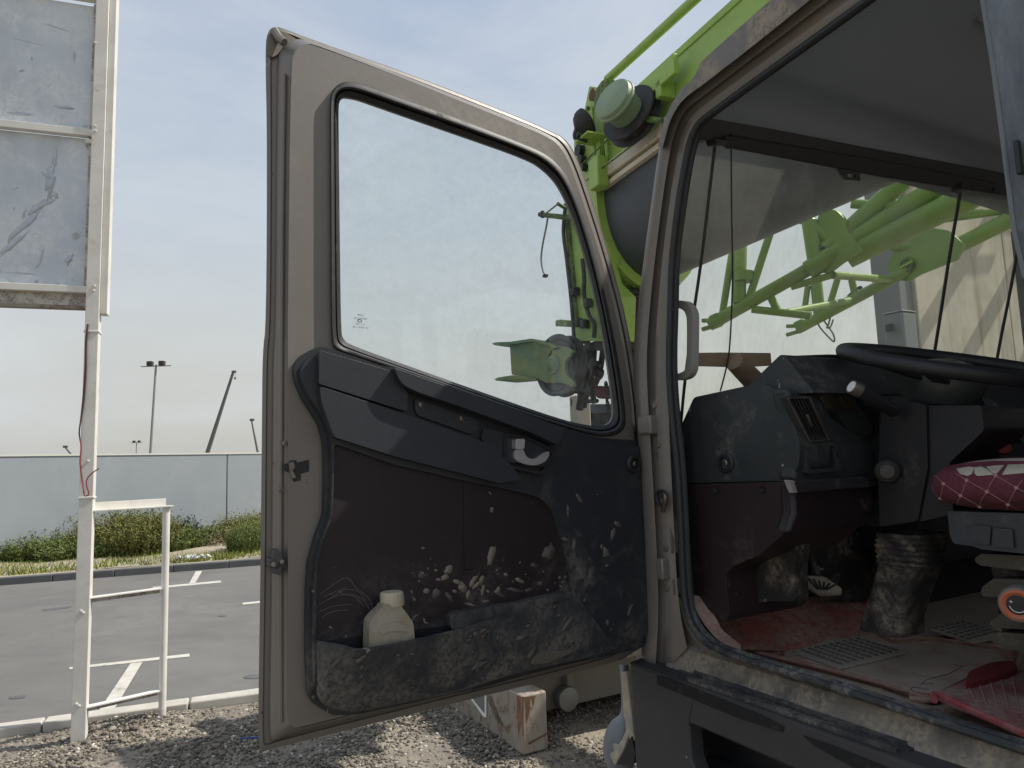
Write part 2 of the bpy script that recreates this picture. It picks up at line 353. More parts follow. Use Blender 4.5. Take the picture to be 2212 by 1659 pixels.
M['etch'] = mat('etched_print', (.05, .055, .06), .8)
M['door_glass'] = glassmat('door_glass', (.93, .95, .945), amt=.16, lo=.40, hi=.8, scale=4, streaks=False)
M['screen_glass'] = glassmat('windscreen_glass', (.975, .98, .94), dirt=(.66, .68, .62), amt=.24, lo=.12, hi=.85, scale=7)
M['film'] = glassmat('plastic_film', (.42, .47, .52), dirt=(.50, .55, .62), amt=.75, lo=.2, hi=.6, rough=.2, scale=1.2)
M['trash'] = mat('white_bag', (.55, .55, .54), .6)

# ============================================================ THE SETTING
KD = V((sin(radians(68.8)), cos(radians(68.8)), 0)); KN = V((-KD.y, KD.x, 0))     # along the kerb / across the road, away
K0 = V((-3.92, 5.566, 0)); K1 = V((-9.264, 12.99, 0)); RW = (K1-K0).dot(KN)
def K(s, t, z=0): return K0 + KD*s + KN*t + UP*z
MB().face(K(-400, -400, -.08), K(400, -400, -.08), K(400, 3000, -.08), K(-400, 3000, -.08)).face(V((-3000,-3000,-.1)), V((3000,-3000,-.1)), V((3000,3000,-.1)), V((-3000,3000,-.1))).build('ground', M['sand'], kind='structure', fix=False)
mb = MB(); mb.box(K(0, RW/2, -.04), KD*120, KN*(RW/2), UP*.04); mb.build('road', M['asphalt'], kind='structure')
# gravel yard, gently uneven
n1, n2 = 90, 60; rows = []
for i in range(n1+1):
    row = []
    for j in range(n2+1):
        s = -14+34*i/n1; t = -.17-14*(j/n2)**1.3
        z = -.01+.025*sin(s*1.9+t)*cos(t*2.3)+.02*sin(s*5.1)*sin(t*4.3)
        row.append(K(s, t, z))
    rows.append(row)
MB().loft(rows, False).build('gravel_yard', M['gravel'], kind='structure', fix=True)
# kerb stones
ks = bpy.data.objects.new('near_kerb', None); COL.objects.link(ks); ks['kind'] = 'structure'
for i in range(-9, 18):
    MB().box(K(i*1.0-.2, -.085, -.02), KD*.494, KN*.075, UP*.075).build('kerb_stone', M['kerb_light'], ks, bevel=.012)
kf = bpy.data.objects.new('far_kerb', None); COL.objects.link(kf); kf['kind'] = 'structure'
for i in range(-8, 18):
    MB().box(K(i*1.0, RW+.085, .04), KD*.496, KN*.08, UP*.09).build('kerb_stone', M['kerb_dark'], kf, bevel=.015)
MB().box(K(0, RW+.25, .06), KD*60, KN*.085, UP*.065).build('verge_edging', M['sand'], kind='structure')
def flat(name, polys, z=.004, material='marking'):
    for p in polys:
        vs = [atZ(u, v, z) for u, v in p]; MB().face(*vs).build(name, M[material], kind='structure', fix=False)
flat('parking_marking', [[(150, 1446), (150, 1441), (409, 1412), (410, 1418)], [(477, 1254), (478, 1258), (330, 1272), (330, 1268)],
                         [(640, 1290), (640, 1294), (524, 1306), (524, 1302)]])
flat('parking_marking', [[(282, 1433), (308, 1430), (248, 1530), (212, 1537)], [(423, 1234), (437, 1233), (422, 1259), (408, 1261)]], .008)
flat('tar_patch', [rnd([(524, 1461), (545, 1456), (575, 1459), (556, 1466), (530, 1466)], 8), rnd([(18, 1505), (58, 1501), (54, 1507), (22, 1510)], 5), rnd([(88, 1316), (160, 1308), (150, 1313), (96, 1319)], 4), rnd([(468, 1330), (492, 1328), (484, 1333)], 3)], .004, 'kerb_dark')
# verge soil between far kerb and wall
rows = []
for i in range(61):
    s = -8+44*i/60; row = []
    for j in range(17):
        t = RW+.3+ (7.5)*j/16; row.append(K(s, t, .115+.10*sin(j/16*pi)*(1+.4*sin(s*1.3))+.03*sin(s*6+j)))
    rows.append(row)
MB().loft(rows, False).build('verge', M['sand'], kind='structure')
# grey boundary wall
WA = atY(0, 983, 15.0); WB = atZ(558, 978, WA.z); WD = (WB-WA); WD.z = 0; WD.normalize(); WN = V((WD.y, -WD.x, 0)); WH = WA.z
W0 = V((WA.x, WA.y, 0))
bw = thing('boundary_wall', 'long grey painted boundary wall behind the roadside shrubs', 'wall', W0)
seam = None
pl = Plane(W0, WD, UP, WN)
ss = pl.st(pl.hit(490, 1060))[0]
for i in range(-3, 7):
    a = ss+(i)*5.6; MB().box(pl.at(a+2.8, WH/2, -.05), WD*2.785, WN*.05, UP*(WH/2-.02)).build('panel', M['hoard'], bw, bevel=.01)
    MB().box(pl.at(a+2.8, WH-.01, -.05), WD*2.8, WN*.07, UP*.02).build('coping', M['hoard_cap'], bw)

# ------------------------------------------------------------ shrubs
def leafmat(name, c, c2):
    return mat(name, c, .8, var=c2, vscale=9, spec=.2)
LG = [leafmat('leaf_olive', (.15, .17, .045), (.20, .18, .07)), leafmat('leaf_green', (.125, .17, .05), (.18, .20, .07)), leafmat('leaf_yellow', (.2, .22, .04), (.15, .18, .04)),
      leafmat('leaf_dark', (.035, .06, .04), (.05, .075, .045)), leafmat('dry_twig', (.30, .23, .16), (.2, .15, .1))]
def shrub_mesh(name, R, Hh, nst, mt, lean=.5, leaf=.035, seed=1, dens=26):
    rg = np.random.RandomState(seed); vs = []; fs = []
    def quad(c, d, s, wv):
        n = len(vs); vs.extend([c-wv*s*.5, c+wv*s*.5, c+wv*s*.3+d*s*2.4, c-wv*s*.3+d*s*2.4]); fs.append((n, n+1, n+2, n+3))
    for i in range(nst):
        a = rg.uniform(0, 2*pi); rr = R*sqrt(rg.uniform(0, 1)); base = np.array([cos(a)*rr*.75, sin(a)*rr*.75, 0])
        hh = Hh*(1-.55*(rr/R)**2)*rg.uniform(.6, 1.08); out_ = np.array([cos(a), sin(a), 0])*lean*(rr/R)*rg.uniform(.4, 1.2)
        bend = np.array([rg.normal()*.15, rg.normal()*.15, 0])
        for k in range(dens):
            t = (k+rg.uniform())/dens; p = base+out_*hh*t+bend*t*t*hh+np.array([0, 0, hh*t])
            d = out_*.6+np.array([rg.normal()*.55, rg.normal()*.55, rg.uniform(.2, 1.1)]); d /= np.linalg.norm(d)
            wv = np.cross(d, rg.normal(size=3)); wv /= np.linalg.norm(wv)
            quad(p+rg.normal(size=3)*.03*Hh, d, leaf*rg.uniform(.6, 1.4)*(1.15-.5*t), wv)
    me = bpy.data.meshes.new(name); me.from_pydata([tuple(v) for v in vs], [], fs); me.materials.append(mt); return me
SM = {'olive': shrub_mesh('a', 1.0, 1.15, 520, LG[0], seed=1, leaf=.026, dens=34), 'green': shrub_mesh('b', .8, .8, 420, LG[1], seed=2, leaf=.026, dens=30), 'low': shrub_mesh('c', .75, .42, 260, LG[1], seed=3, lean=.9),
      'dark': shrub_mesh('d', .45, .9, 90, LG[3], seed=4), 'dry': shrub_mesh('e', .7, .8, 240, LG[4], seed=5, lean=1.1, leaf=.02, dens=18), 'yel': shrub_mesh('f', .6, .28, 180, LG[2], seed=6, lean=.9, leaf=.03)}
SG = 'shrubs growing along the foot of the grey wall'
def shrub(u, v, zs, kind, label, sc=(1, 1, 1), rz=0, z=.2, name='shrub'):
    P = atZ(u, v, z); P.z = z-.05
    o = bpy.data.objects.new(name, SM[kind]); COL.objects.link(o); o.location = P; o.scale = sc; o.rotation_euler = (0, 0, rz); tag(o, label, 'shrub', SG)
    return o
shrub(20, 1205, 1, 'green', 'dense green shrub at the far left edge of the verge', (1.3, 1.0, .58), 0)
shrub(75, 1203, 1, 'green', 'bright green shrub with a raised tip left of the tall white post', (1.1, 1, .80), 1)
shrub(140, 1200, 1, 'green', 'rounded green shrub just behind the left side of the tall post', (1.3, 1, .62), 2)
shrub(215, 1196, 1, 'green', 'green shrub directly right of the tall white post', (1.1, 1, .66), 3)
shrub(265, 1190, 1, 'olive', 'big olive shrub seen through the white pipe frame, tallest of the row', (1.3, 1.0, .92), 0)
shrub(312, 1188, 1, 'olive', 'feathery olive shrub leaning toward the thin white post', (1.15, 1, .86), 2.2)
shrub(365, 1186, 1, 'green', 'green shrub just right of the thin white post', (1.1, .9, .70), 4)
shrub(392, 1172, 1, 'dark', 'dark blackish stalky bush against the wall right of the thin post', (1.1, 1, .8), 0)
shrub(408, 1182, 1, 'low', 'low green shrub beside the white litter', (.8, .8, 1.1), 5)
shrub(450, 1176, 1, 'low', 'small low green plant between the litter and the dry brush', (.7, .7, 1.1), 1)
shrub(490, 1176, 1, 'dry', 'dry brown twiggy brush left of the last green shrub', (1.1, 1, .66), 0)
shrub(532, 1186, 1, 'green', 'bright green shrub beside the open cab door edge', (.6, .6, .9), 2)
shrub(545, 1160, 1, 'olive', 'olive shrub at the wall beside the cab door edge', (1.1, 1, .66), 4)
shrub(600, 1165, 1, 'olive', 'olive shrub mostly hidden behind the cab door', (1.1, 1, .7), 4.6)
# grass, uncountable
gv = []; gf = []; rg = np.random.RandomState(11)
for i in range(15000):
    s = rg.uniform(-6, 13); t = RW+.33+abs(rg.normal())*1.1
    if rg.uniform() > .35+.65*(sin(s*1.7)*.5+.5): continue
    P = np.array(K(s, t, .12)); h = rg.uniform(.04, .16); d = np.array([rg.normal()*.5, rg.normal()*.5, 1])*h; a = rg.uniform(0, pi); wv = np.array([cos(a), sin(a), 0])*.014
    n = len(gv); gv += [P-wv, P+wv, P+d]; gf.append((n, n+1, n+2))
me = bpy.data.meshes.new('grass'); me.from_pydata([tuple(v) for v in gv], [], gf); me.materials.append(LG[2]); o = bpy.data.objects.new('grass', me); COL.objects.link(o); o['kind'] = 'stuff'; tag(o, 'yellow green grass fringe behind the far kerb', 'grass')
# litter
P = atZ(418, 1205, .17); mb = MB(); rg = np.random.RandomState(3)
for k in range(9):
    c = P+V((rg.normal()*.16, rg.normal()*.08, rg.uniform(0, .03))); mb.revolve(c, V((rg.normal(), rg.normal(), 1.5)), [(0, .05), (.045*rg.uniform(.6, 1.3), .03), (.07*rg.uniform(.6, 1.3), 0), (.05, -.03)], 7)
tag(mb.build('litter', M['trash'], root=P, sharp=10), 'crumpled white plastic litter lying on the verge by the dry brush', 'litter')
P = atZ(400, 1222, .13)
# bottle left on far kerb
# ------------------------------------------------------------ gravel stones (stuff)
def stones(name, n, region, smin, smax, mt, seed, label):
    rg = np.random.RandomState(seed); ico = [(0,0,1),(.894,0,.447),(.276,.851,.447),(-.724,.526,.447),(-.724,-.526,.447),(.276,-.851,.447),(.724,.526,-.447),(-.276,.851,-.447),(-.894,0,-.447),(-.276,-.851,-.447),(.724,-.526,-.447),(0,0,-1)]
    fc = [(0,1,2),(0,2,3),(0,3,4),(0,4,5),(0,5,1),(1,6,2),(2,7,3),(3,8,4),(4,9,5),(5,10,1),(6,7,2),(7,8,3),(8,9,4),(9,10,5),(10,6,1),(6,11,7),(7,11,8),(8,11,9),(9,11,10),(10,11,6)]
    ico = np.array(ico); c = []
    s = rg.uniform(region[0], region[1], n); t = rg.uniform(region[2], region[3], n)
    K0n, KDn, KNn = np.array(K0), np.array(KD), np.array(KN)
    z = -.01+.025*np.sin(s*1.9+t)*np.cos(t*2.3)+.02*np.sin(s*5.1)*np.sin(t*4.3)
    P = K0n+s[:, None]*KDn+t[:, None]*KNn; P[:, 2] = z
    sz = smin+(smax-smin)*rg.uniform(0, 1, n)**2.5
    vs = ico[None]*(1+rg.normal(size=(n, 12, 1))*.24)*sz[:, None, None]*np.stack([rg.uniform(.7, 1.3, n), rg.uniform(.7, 1.3, n), rg.uniform(.45, .8, n)], 1)[:, None, :]
    a = rg.uniform(0, 6.28, n); ca, sa = np.cos(a)[:, None], np.sin(a)[:, None]
    x = vs[..., 0]*ca-vs[..., 1]*sa; y = vs[..., 0]*sa+vs[..., 1]*ca; tl = rg.normal(size=(n, 1))*.4
    vs = np.stack([x, y*np.cos(tl)-vs[..., 2]*np.sin(tl), y*np.sin(tl)+vs[..., 2]*np.cos(tl)], -1)+P[:, None, :]; vs[..., 2] += (sz*.3)[:, None]
    fs = (np.array(fc)[None]+12*np.arange(n)[:, None, None]).reshape(-1, 3)
    me = bpy.data.meshes.new(name); me.vertices.add(n*12); me.vertices.foreach_set('co', vs.reshape(-1)); me.loops.add(len(fs)*3); me.loops.foreach_set('vertex_index', fs.reshape(-1))
    me.polygons.add(len(fs)); me.polygons.foreach_set('loop_start', np.arange(len(fs))*3); me.update(calc_edges=True); me.materials.append(mt)
    o = bpy.data.objects.new(name, me); COL.objects.link(o); o['kind'] = 'stuff'; tag(o, label, 'gravel'); return o
def stonemat():
    m = bpy.data.materials.new('gravel_stone'); m.use_nodes = True; t = m.node_tree; b = t.nodes['Principled BSDF']; b.inputs['Roughness'].default_value = .9
    g = t.nodes.new('ShaderNodeNewGeometry'); r = t.nodes.new('ShaderNodeValToRGB'); e = r.color_ramp.elements
    e[0].color = (.07, .062, .055, 1); e[1].color = (.55, .51, .45, 1); e[1].position = 1
    for p, c in ((.25, (.12, .105, .088)), (.5, (.18, .155, .125)), (.78, (.26, .225, .175)), (.93, (.36, .32, .26))):
        q = e.new(p); q.color = (*c, 1)
    t.links.new(g.outputs['Random Per Island'], r.inputs[0]); t.links.new(r.outputs[0], b.inputs['Base Color']); return m
SMT = stonemat()
stones('gravel_stones', 95000, (-1.2, 7.4, -3.5, -.18), .004, .0155, SMT, 5, 'loose grey and tan gravel covering the yard in front of the kerb')
stones('coarse_stones', 500, (-1.5, 7, -1.2, -.17), .014, .030, SMT, 6, 'coarser broken stones along the near kerb')
# loose crumbs on asphalt are too fine to build

# blue wire on the gravel
pa = [atZ(u, v, .03) for u, v in ((519, 1596), (535, 1594), (552, 1593), (575, 1595))]
tag(MB().tube(smooth3(pa, 4), .006, 6).build('wire_scrap', M['wire_blue'], root=pa[0]), 'short piece of blue wire lying on the gravel near the door edge', 'wire')
pa = [atZ(u, v, .02) for u, v in ((188, 1566), (215, 1562), (245, 1556), (270, 1547), (282, 1535), (300, 1532))]

# ============================================================ LEFT: SIGN FRAME
SB = atZ(171, 1597, 0); SD = V((sin(radians(70.5)), cos(radians(70.5)), 0)); SP = Plane(SB, SD, UP, V((SD.y, -SD.x, 0)))
sg = thing('sign_frame', 'tall white steel sign post with weathered blank sheet panels', 'sign', SB)
cx = SP.st(SP.hit(171, 1590))[0]
pw = .046
MB().box(SP.at(cx, 3.65, 0), SD*pw, SP.n*.045, UP*3.7).build('post', M['white_paint'], sg, bevel=.004)
zt = 7.3; zb = SP.st(SP.hit(214, 679))[1]
MB().box(SP.at(cx+pw+.026, (zb+zt)/2, -.02), SD*.024, SP.n*.05, UP*((zt-zb)/2)).build('edge_angle', M['white_paint'], sg, bevel=.003)
# joints / weld lines
for v in (718, 1075):
    z = SP.st(SP.hit(190, v))[1]; MB().box(SP.at(cx, z, 0), SD*(pw+.006), SP.n*.051, UP*.008).build('weld_collar', M['white_paint'], sg, bevel=.003)
def zof(v, u=180): return SP.st(SP.hit(u, v, 0))[1]
z1, z2 = zof(284, 200), zof(613, 185); xl = cx-2.2; xr = cx-pw
zc = zof(290, 200); zbm = zof(627, 188)
zlow = zof(660, 188)
MB().box(SP.at((xl+xr)/2, zc, .0), SD*((xr-xl)/2), SP.n*.03, UP*.028).build('cross_rail', M['white_paint'], sg, bevel=.003)
MB().box(SP.at((xl+xr)/2, zbm, .0), SD*((xr-xl)/2), SP.n*.03, UP*.026).build('cross_rail', M['white_paint'], sg, bevel=.003)
MB().box(SP.at((xl+xr)/2, (zbm-.026+zlow)/2, -.03), SD*((xr-xl)/2+.02), SP.n*.012, UP*((zbm-.026-zlow)/2)).build('lower_flange', M['sign_flange'], sg, bevel=.002)
MB().box(SP.at((xl+xr)/2+.05, zlow-.012, -.05), SD*((xr-xl)/2+.09), SP.n*.035, UP*.012).build('bottom_lip', M['cream_paint'], sg, bevel=.002)
ztop = zof(4, 215)
MB().box(SP.at((xl+xr)/2, (zc+ztop)/2, -.035), SD*((xr-xl)/2), SP.n*.004, UP*((ztop-zc)/2-.03)).build('sheet_panel', M['sign_sheet'], sg)
MB().box(SP.at((xl+xr)/2, (zc+zbm)/2, -.035), SD*((xr-xl)/2), SP.n*.004, UP*((zc-zbm)/2-.03)).build('sheet_panel', M['sign_sheet'], sg)
MB().box(SP.at((xl+xr)/2, ztop+.02, .0), SD*((xr-xl)/2), SP.n*.03, UP*.026).build('cross_rail', M['white_paint'], sg, bevel=.003)
MB().box(SP.at((xl+xr)/2, ztop+.75, -.035), SD*((xr-xl)/2), SP.n*.004, UP*.7).build('sheet_panel', M['sign_sheet'], sg)
for z_, h in (((zc+ztop)/2, (ztop-zc)/2-.03), ((zc+zbm)/2, (zc-zbm)/2-.03)):      # inner angle strip next to the post
    MB().box(SP.at(xr-.012, z_, -.01), SD*.012, SP.n*.014, UP*h).build('angle_strip', M['sign_flange'], sg)
for (u, v) in ((203, 285),):
    MB().box(SP.hit(194, 306, .01), SD*.03, SP.n*.012, UP*.016).build('bracket', M['white_paint'], sg, bevel=.002)
rgs = np.random.RandomState(4); mbs = MB()
def sblot(u, v, a, b, an, n=14):
    P_ = []
    for k in range(n):
        t = 2*pi*k/n; q = 1+rgs.normal()*.22; x, y = a*q*cos(t), b*q*sin(t); P_.append((u+x*cos(an)-y*sin(an), v+x*sin(an)+y*cos(an)))
    return P_
for (u, v, a, b, an) in ((118, 345, 5, 26, .1), (108, 400, 9, 34, .15), (92, 442, 30, 9, -.5), (50, 490, 44, 8, -.75), (26, 530, 36, 6, -.7), (88, 556, 4, 30, .35), (60, 90, 34, 1.2, .25), (125, 60, 26, 1.5, .3), (160, 120, 3, 12, 0), (40, 245, 30, 4, .1), (140, 232, 20, 3, .1), (100, 380, 14, 4, .6), (120, 420, 9, 5, 1), (45, 590, 30, 2, .05), (150, 560, 8, 12, .4)):
    mbs.prism(SP, sblot(u, v, a, b, an), -.0309, -.0302-.0004*rgs.uniform())
o_ = mbs.build('smear_marks', mat('grey_smear', (.42, .46, .51), .6, var=(.5, .545, .6), vscale=20), sg, fix=False, sharp=180); o_['kind'] = 'stuff'
# weld beads / bolts on the post
for u, v in ((190, 996), (175, 1320), (180, 1324), (165, 1521), (171, 1525), (205, 92), (206, 283), (205, 272), (204, 618), (202, 628)):
    P = SP.hit(u, v, .046); MB().revolve(P, SP.n, [(.011, 0), (.009, .006), (0, .009)], 8).build('bolt', M['white_paint'], sg)
# second short post with rails
small_p = atZ(350, 1552, .0)
RD = (V((small_p.x, small_p.y, 0))-V((SB.x, SB.y, 0))); RD.normalize()
RP = Plane(V((small_p.x, small_p.y, 0)), RD, UP, V((RD.y, -RD.x, 0)))
ztop2 = RP.st(RP.hit(358, 1094))[1]
MB().cyl(RP.at(0, -.1), RP.at(0, ztop2), .027, n=20).build('short_post', M['white_paint'], sg)
LL = (V((small_p.x, small_p.y, 0))-SB).dot(RD)
MB().box(RP.at(-LL/2, ztop2+.03, -.02), RD*(LL/2), RP.n*.004, UP*.032).build('top_rail', M['white_paint'], sg, bevel=.002)
MB().box(RP.at(-LL/2+.02, ztop2+.002, .01), RD*(LL/2+.02), RP.n*.035, UP*.005).build('rail_flange', M['white_paint'], sg, bevel=.001)
for v in (1281, 1508):
    z = RP.st(RP.hit(268, v))[1]
    MB().box(RP.at(-LL/2-.01, z, .01), RD*(LL/2-.02), RP.n*.03, UP*.005).build('rail', M['white_paint'], sg, bevel=.001)
    MB().box(RP.at(-LL/2-.01, z-.02, -.018), RD*(LL/2-.02), RP.n*.003, UP*.018).build('rail_web', M['sign_flange'], sg)
MB().cyl(RP.at(0, -.05), RP.at(0, .075), .0285, n=16).build('paint_band', mat('worn_red', (.55, .52, .48), .7, fleck=(.25, .03, .04), fscale=25, flo=.45), sg, label='worn red paint at the foot of the short post')
# wires hanging on the tall post
wp = [(189, 700), (185, 740), (184, 790), (180, 850), (175, 900), (171, 935), (175, 965), (173, 1000), (178, 1040), (182, 1068), (187, 1071), (192, 1066), (187, 1048), (188, 1035), (199, 1022), (214, 1012)]
pa = [SP.hit(u, v, .05+.03*(i > 8)) for i, (u, v) in enumerate(wp)]
tag(MB().tube(smooth3(pa, 6), .0045, 6).build('cable', M['wire_red'], root=pa[0]), 'dark red two core cable hanging down the tall white post', 'cable')
wp2 = [(190, 700), (187, 740), (186, 800), (183, 850), (178, 890), (172, 928), (173, 950)]
pa = [SP.hit(u, v, .055) for u, v in wp2]
tag(MB().tube(smooth3(pa, 6), .0045, 6).build('cable', M['wire_dark'], root=pa[0]), 'thin black cable hanging beside the red one on the tall white post', 'cable')

# ============================================================ FAR THINGS BEHIND THE WALL
def light_pole(u, vt, Y, label, full=True, lean=0, kk=1):
    top = atY(u, vt, Y); b = V((top.x-lean, top.y, 0)); o = thing('light_pole', label, 'light pole', b, 'floodlight poles beyond the wall'); h = top.z; k = Y/1535*kk
    MB().cyl(b, top, 3.2*k, 2.2*k, 10).build('pole', M['pole'], o)
    MB().cyl(top+V((-33*k, 0, -3*k)), top+V((33*k, 0, -3*k)), 1.2*k, n=6).build('crossbar', M['pole'], o)
    for s in (-1, 1):
        c = top+V((s*13*k, 0, 3*k)); MB().box(c, V((6*k, 0, 0)), V((0, 5*k, 0)), V((0, 0, 5*k))).build('floodlight', M['blackmetal'], o, bevel=1.0*k)
    return o
light_pole(337, 788, 60, 'tall grey light pole with two square floodlights above the grey wall', lean=.45)
light_pole(295, 955, 215, 'small distant light pole just left of the thin white post', lean=0, kk=.42)
def far_crane(pts, Y, rr, label, hook=True):
    P = [atY(u, v, Y) for u, v in pts]; b = P[0]; d = (P[1]-P[0]).normalized(); foot = P[0]-d*(P[0].z/d.z)*.75; base = V((foot.x, foot.y, 0))
    o = thing('distant_crane', label, 'crane', base, 'cranes rising behind the wall'); k = Y/1535
    MB().tube([foot, (foot+P[1])/2, P[1]], [rr*k*1.5, rr*k*1.2, rr*k*.8], 8).build('boom', M['far_dark'], o)
    MB().box(base+V((0, 0, 1.6)), V((4, 0, 0)), V((0, 1.3, 0)), V((0, 0, .7))).build('carrier', M['far_dark'], o, bevel=.1)
    MB().box(V((foot.x, foot.y, (foot.z+2.2)/2)), V((1.2, 0, 0)), V((0, 1.1, 0)), V((0, 0, max(.2, (foot.z-2.2)/2+.3)))).build('turret', M['far_dark'], o, bevel=.1)
    MB().box(P[1]+V((1.5*k, 0, 0)), V((4.5*k, 0, 0)), V((0, 2*k, 0)), V((0, 0, 2.4*k))).build('boom_head', M['far_dark'], o)
    if hook:
        h0 = P[1]+V((4*k, 0, 0)); h1 = h0-UP*(14*k); MB().cyl(h0, h1, .35*k, n=5).build('rope', M['far_dark'], o)
        MB().revolve(h1, UP, [(0, 3*k), (2.2*k, 1*k), (2.2*k, -2*k), (0, -4*k)], 8).build('hook_block', M['far_dark'], o)
    for i in range(3):
        MB().cyl(base+V((-2.6+2.4*i, -1.35, .55)), base+V((-2.6+2.4*i, 1.35, .55)), .55, n=14).build('wheel', M['blackmetal'], o)
far_crane([(449, 975), (504, 803)], 95, 3.6, 'distant crane boom leaning right with its hook rope beside the cab door')
far_crane([(556, 973), (543, 907)], 150, 2.0, 'distant thin crane boom leaning left next to the cab door edge', False)
far_crane([(150, 977), (140, 965)], 230, 2.0, 'tiny distant crane boom tip left of the tall white post', False)

# ============================================================ CONCRETE WALL AND GREY BOX SEEN THROUGH THE WINDSCREEN
CWP = atY(1985, 700, 10.0); CD = V((sin(radians(61)), cos(radians(61)), 0)); CP = Plane(V((CWP.x, CWP.y, 0)), CD, UP, V((CD.y, -CD.x, 0)))
cw = thing('concrete_building', 'streaky concrete wall of a building beyond the windscreen', 'building', CP.o)
for i in range(6):
    MB().box(CP.at(1.25+2.5*i, 4.5, -.3), CD*1.24, CP.n*.3, UP*4.5).build('wall_slab', M['concrete'], cw, bevel=.015)
MB().box(CP.at(-.16, 4.4, -.25), CD*.155, CP.n*.2, UP*4.4).build('corner_column', M['box_grey'], cw, bevel=.02)
P = CP.hit(1942, 678, .2)
eb = thing('utility_box', 'dark grey utility box standing at the corner of the concrete wall', 'utility box', V((P.x, P.y, 0)))
MB().box(V((P.x, P.y, P.z/2)), CD*.15, CP.n*.14, UP*(P.z/2)).build('cabinet', M['box_grey'], eb, bevel=.03)
MB().box(CP.hit(1922, 708, .2), CD*.03, CP.n*.05, UP*.05).build('latch', M['blackmetal'], eb, bevel=.01)
MB().box(V((P.x, P.y, P.z+.01)), CD*.155, CP.n*.145, UP*.008).build('lid', M['box_grey'], eb, bevel=.008)
# ============================================================ LIME CRANE BOOM
BAZ = radians(-23); BD = V((sin(BAZ), cos(BAZ), 0)); BR = V((cos(BAZ), -sin(BAZ), 0))
FL = atY(1302, 414, 5.4)                                  # strip end at the flange, left face of the boom
BP = Plane(V((FL.x, FL.y, 0)), BD, UP, -BR)               # left face plane, a = toward the boom tip
zt_ = BP.st(BP.hit(1371, 176))[1]; zs1 = BP.st(BP.hit(1303, 414))[1]; zs0 = BP.st(BP.hit(1308, 370))[1]
zb_ = atY(1384, 612, 5.6).z
HWB = .44
def U_section(s, inset=0, top=None, zc=None, n=14):
    """boom section: flat left/right sides, round bottom"""
    zc = zs1-.08 if zc is None else zc; rr = zc-zb_-inset; pts = []
    for k in range(n+1):
        a = pi*k/n; pts.append((HWB-(HWB-inset)*cos(a), zc-rr*sin(a)))
    return pts
def bpt(s, r, z): return BP.o + BD*s + BR*r + UP*z
boom = thing('crane_boom', 'lime green telescopic crane boom with slate underside reaching over the cab roof', 'crane boom', (FL.x, FL.y, 0))
L0_, L1_ = -13.0, 0.0
mb = MB(); rows = []
for s in (L0_, L1_):
    rows.append([bpt(s, 0, zs1), bpt(s, 0, zt_-.05), bpt(s, .05, zt_), bpt(s, 2*HWB-.05, zt_), bpt(s, 2*HWB, zt_-.05), bpt(s, 2*HWB, zs1)])
mb.loft(rows, False); mb.build('main_section', M['lime'], boom)
mb = MB(); mb.loft([[bpt(s, r, z) for r, z in [(0, zs1)]+U_section(s)+[(2*HWB, zs1)]] for s in (L0_, L1_)], False, False, False)
mb.build('rounded_underside', M['boom_dark'], boom, sharp=50)
# end cap
mb = MB(); mb.add([bpt(0, r, z) for r, z in [(0, zt_)]+U_section(0)+[(2*HWB, zt_)]], [tuple(range(17))]); mb.build('end_plate', M['lime_dark'], boom, fix=False)
MB().tube([bpt(-12, -.004, zt_-.10), bpt(-.05, -.004, zt_-.10)], .008, 6).build('weld_seam', M['lime'], boom)
MB().tube([bpt(-2.2, -.003, zt_-.12), bpt(-2.2, -.003, zs0+.02)], .007, 6).build('weld_seam', M['lime'], boom)
# bone coloured strip with rust line (two battens)
MB().box(bpt(-6.3, -.03, (zs0+zs1)/2+.035), BD*6.25, BR*.03, UP*((zs0-zs1)/2-.02)).build('side_batten', M['bone'], boom, bevel=.008)
MB().box(bpt(-6.3, -.022, zs1+.012), BD*6.25, BR*.024, UP*.02).build('side_batten', M['bone'], boom, bevel=.006)
# flange collar of U form with bolts
outer = [(-.07, zt_+.04)]+[(HWB-(HWB+.07)*cos(pi*k/18), zs1-.08-(zs1-.08-zb_+.08)*sin(pi*k/18)) for k in range(19)]+[(2*HWB+.07, zt_+.04)]
inner = [(0.002, zt_+.04)]+[(HWB-(HWB-.002)*cos(pi*k/18), zs1-.08-(zs1-.08-zb_-.002)*sin(pi*k/18)) for k in range(19)]+[(2*HWB-.002, zt_+.04)]
mb = MB(); mb.loft([[bpt(s, r, z) for r, z in lp] for s, lp in ((-.02, inner), (-.02, outer), (.16, outer), (.16, inner))], False); mb.build('flange_collar', M['lime'], boom)
for k in range(1, 18):
    a = pi*k/18
    c = bpt(.04, HWB-(HWB+.07)*cos(a), zs1-.08-(zs1-.08-zb_+.08)*sin(a)); nn = (BR*(-cos(a))-UP*sin(a))
    MB().revolve(c, nn, [(.02, 0), (.018, .014), (0, .016)], 8).build('bolt', M['lime_dark'], boom)
for z in (zs1+.45, zs1+.7, zs1+.15):
    MB().revolve(bpt(.04, -.072, z), -BR, [(.02, 0), (.018, .014), (0, .016)], 8).build('bolt', M['lime_dark'], boom)
MB().box(BP.hit(1293, 375, .1), BD*.07, BR*.05, UP*.12).build('pad_block', M['lime'], boom, bevel=.01)
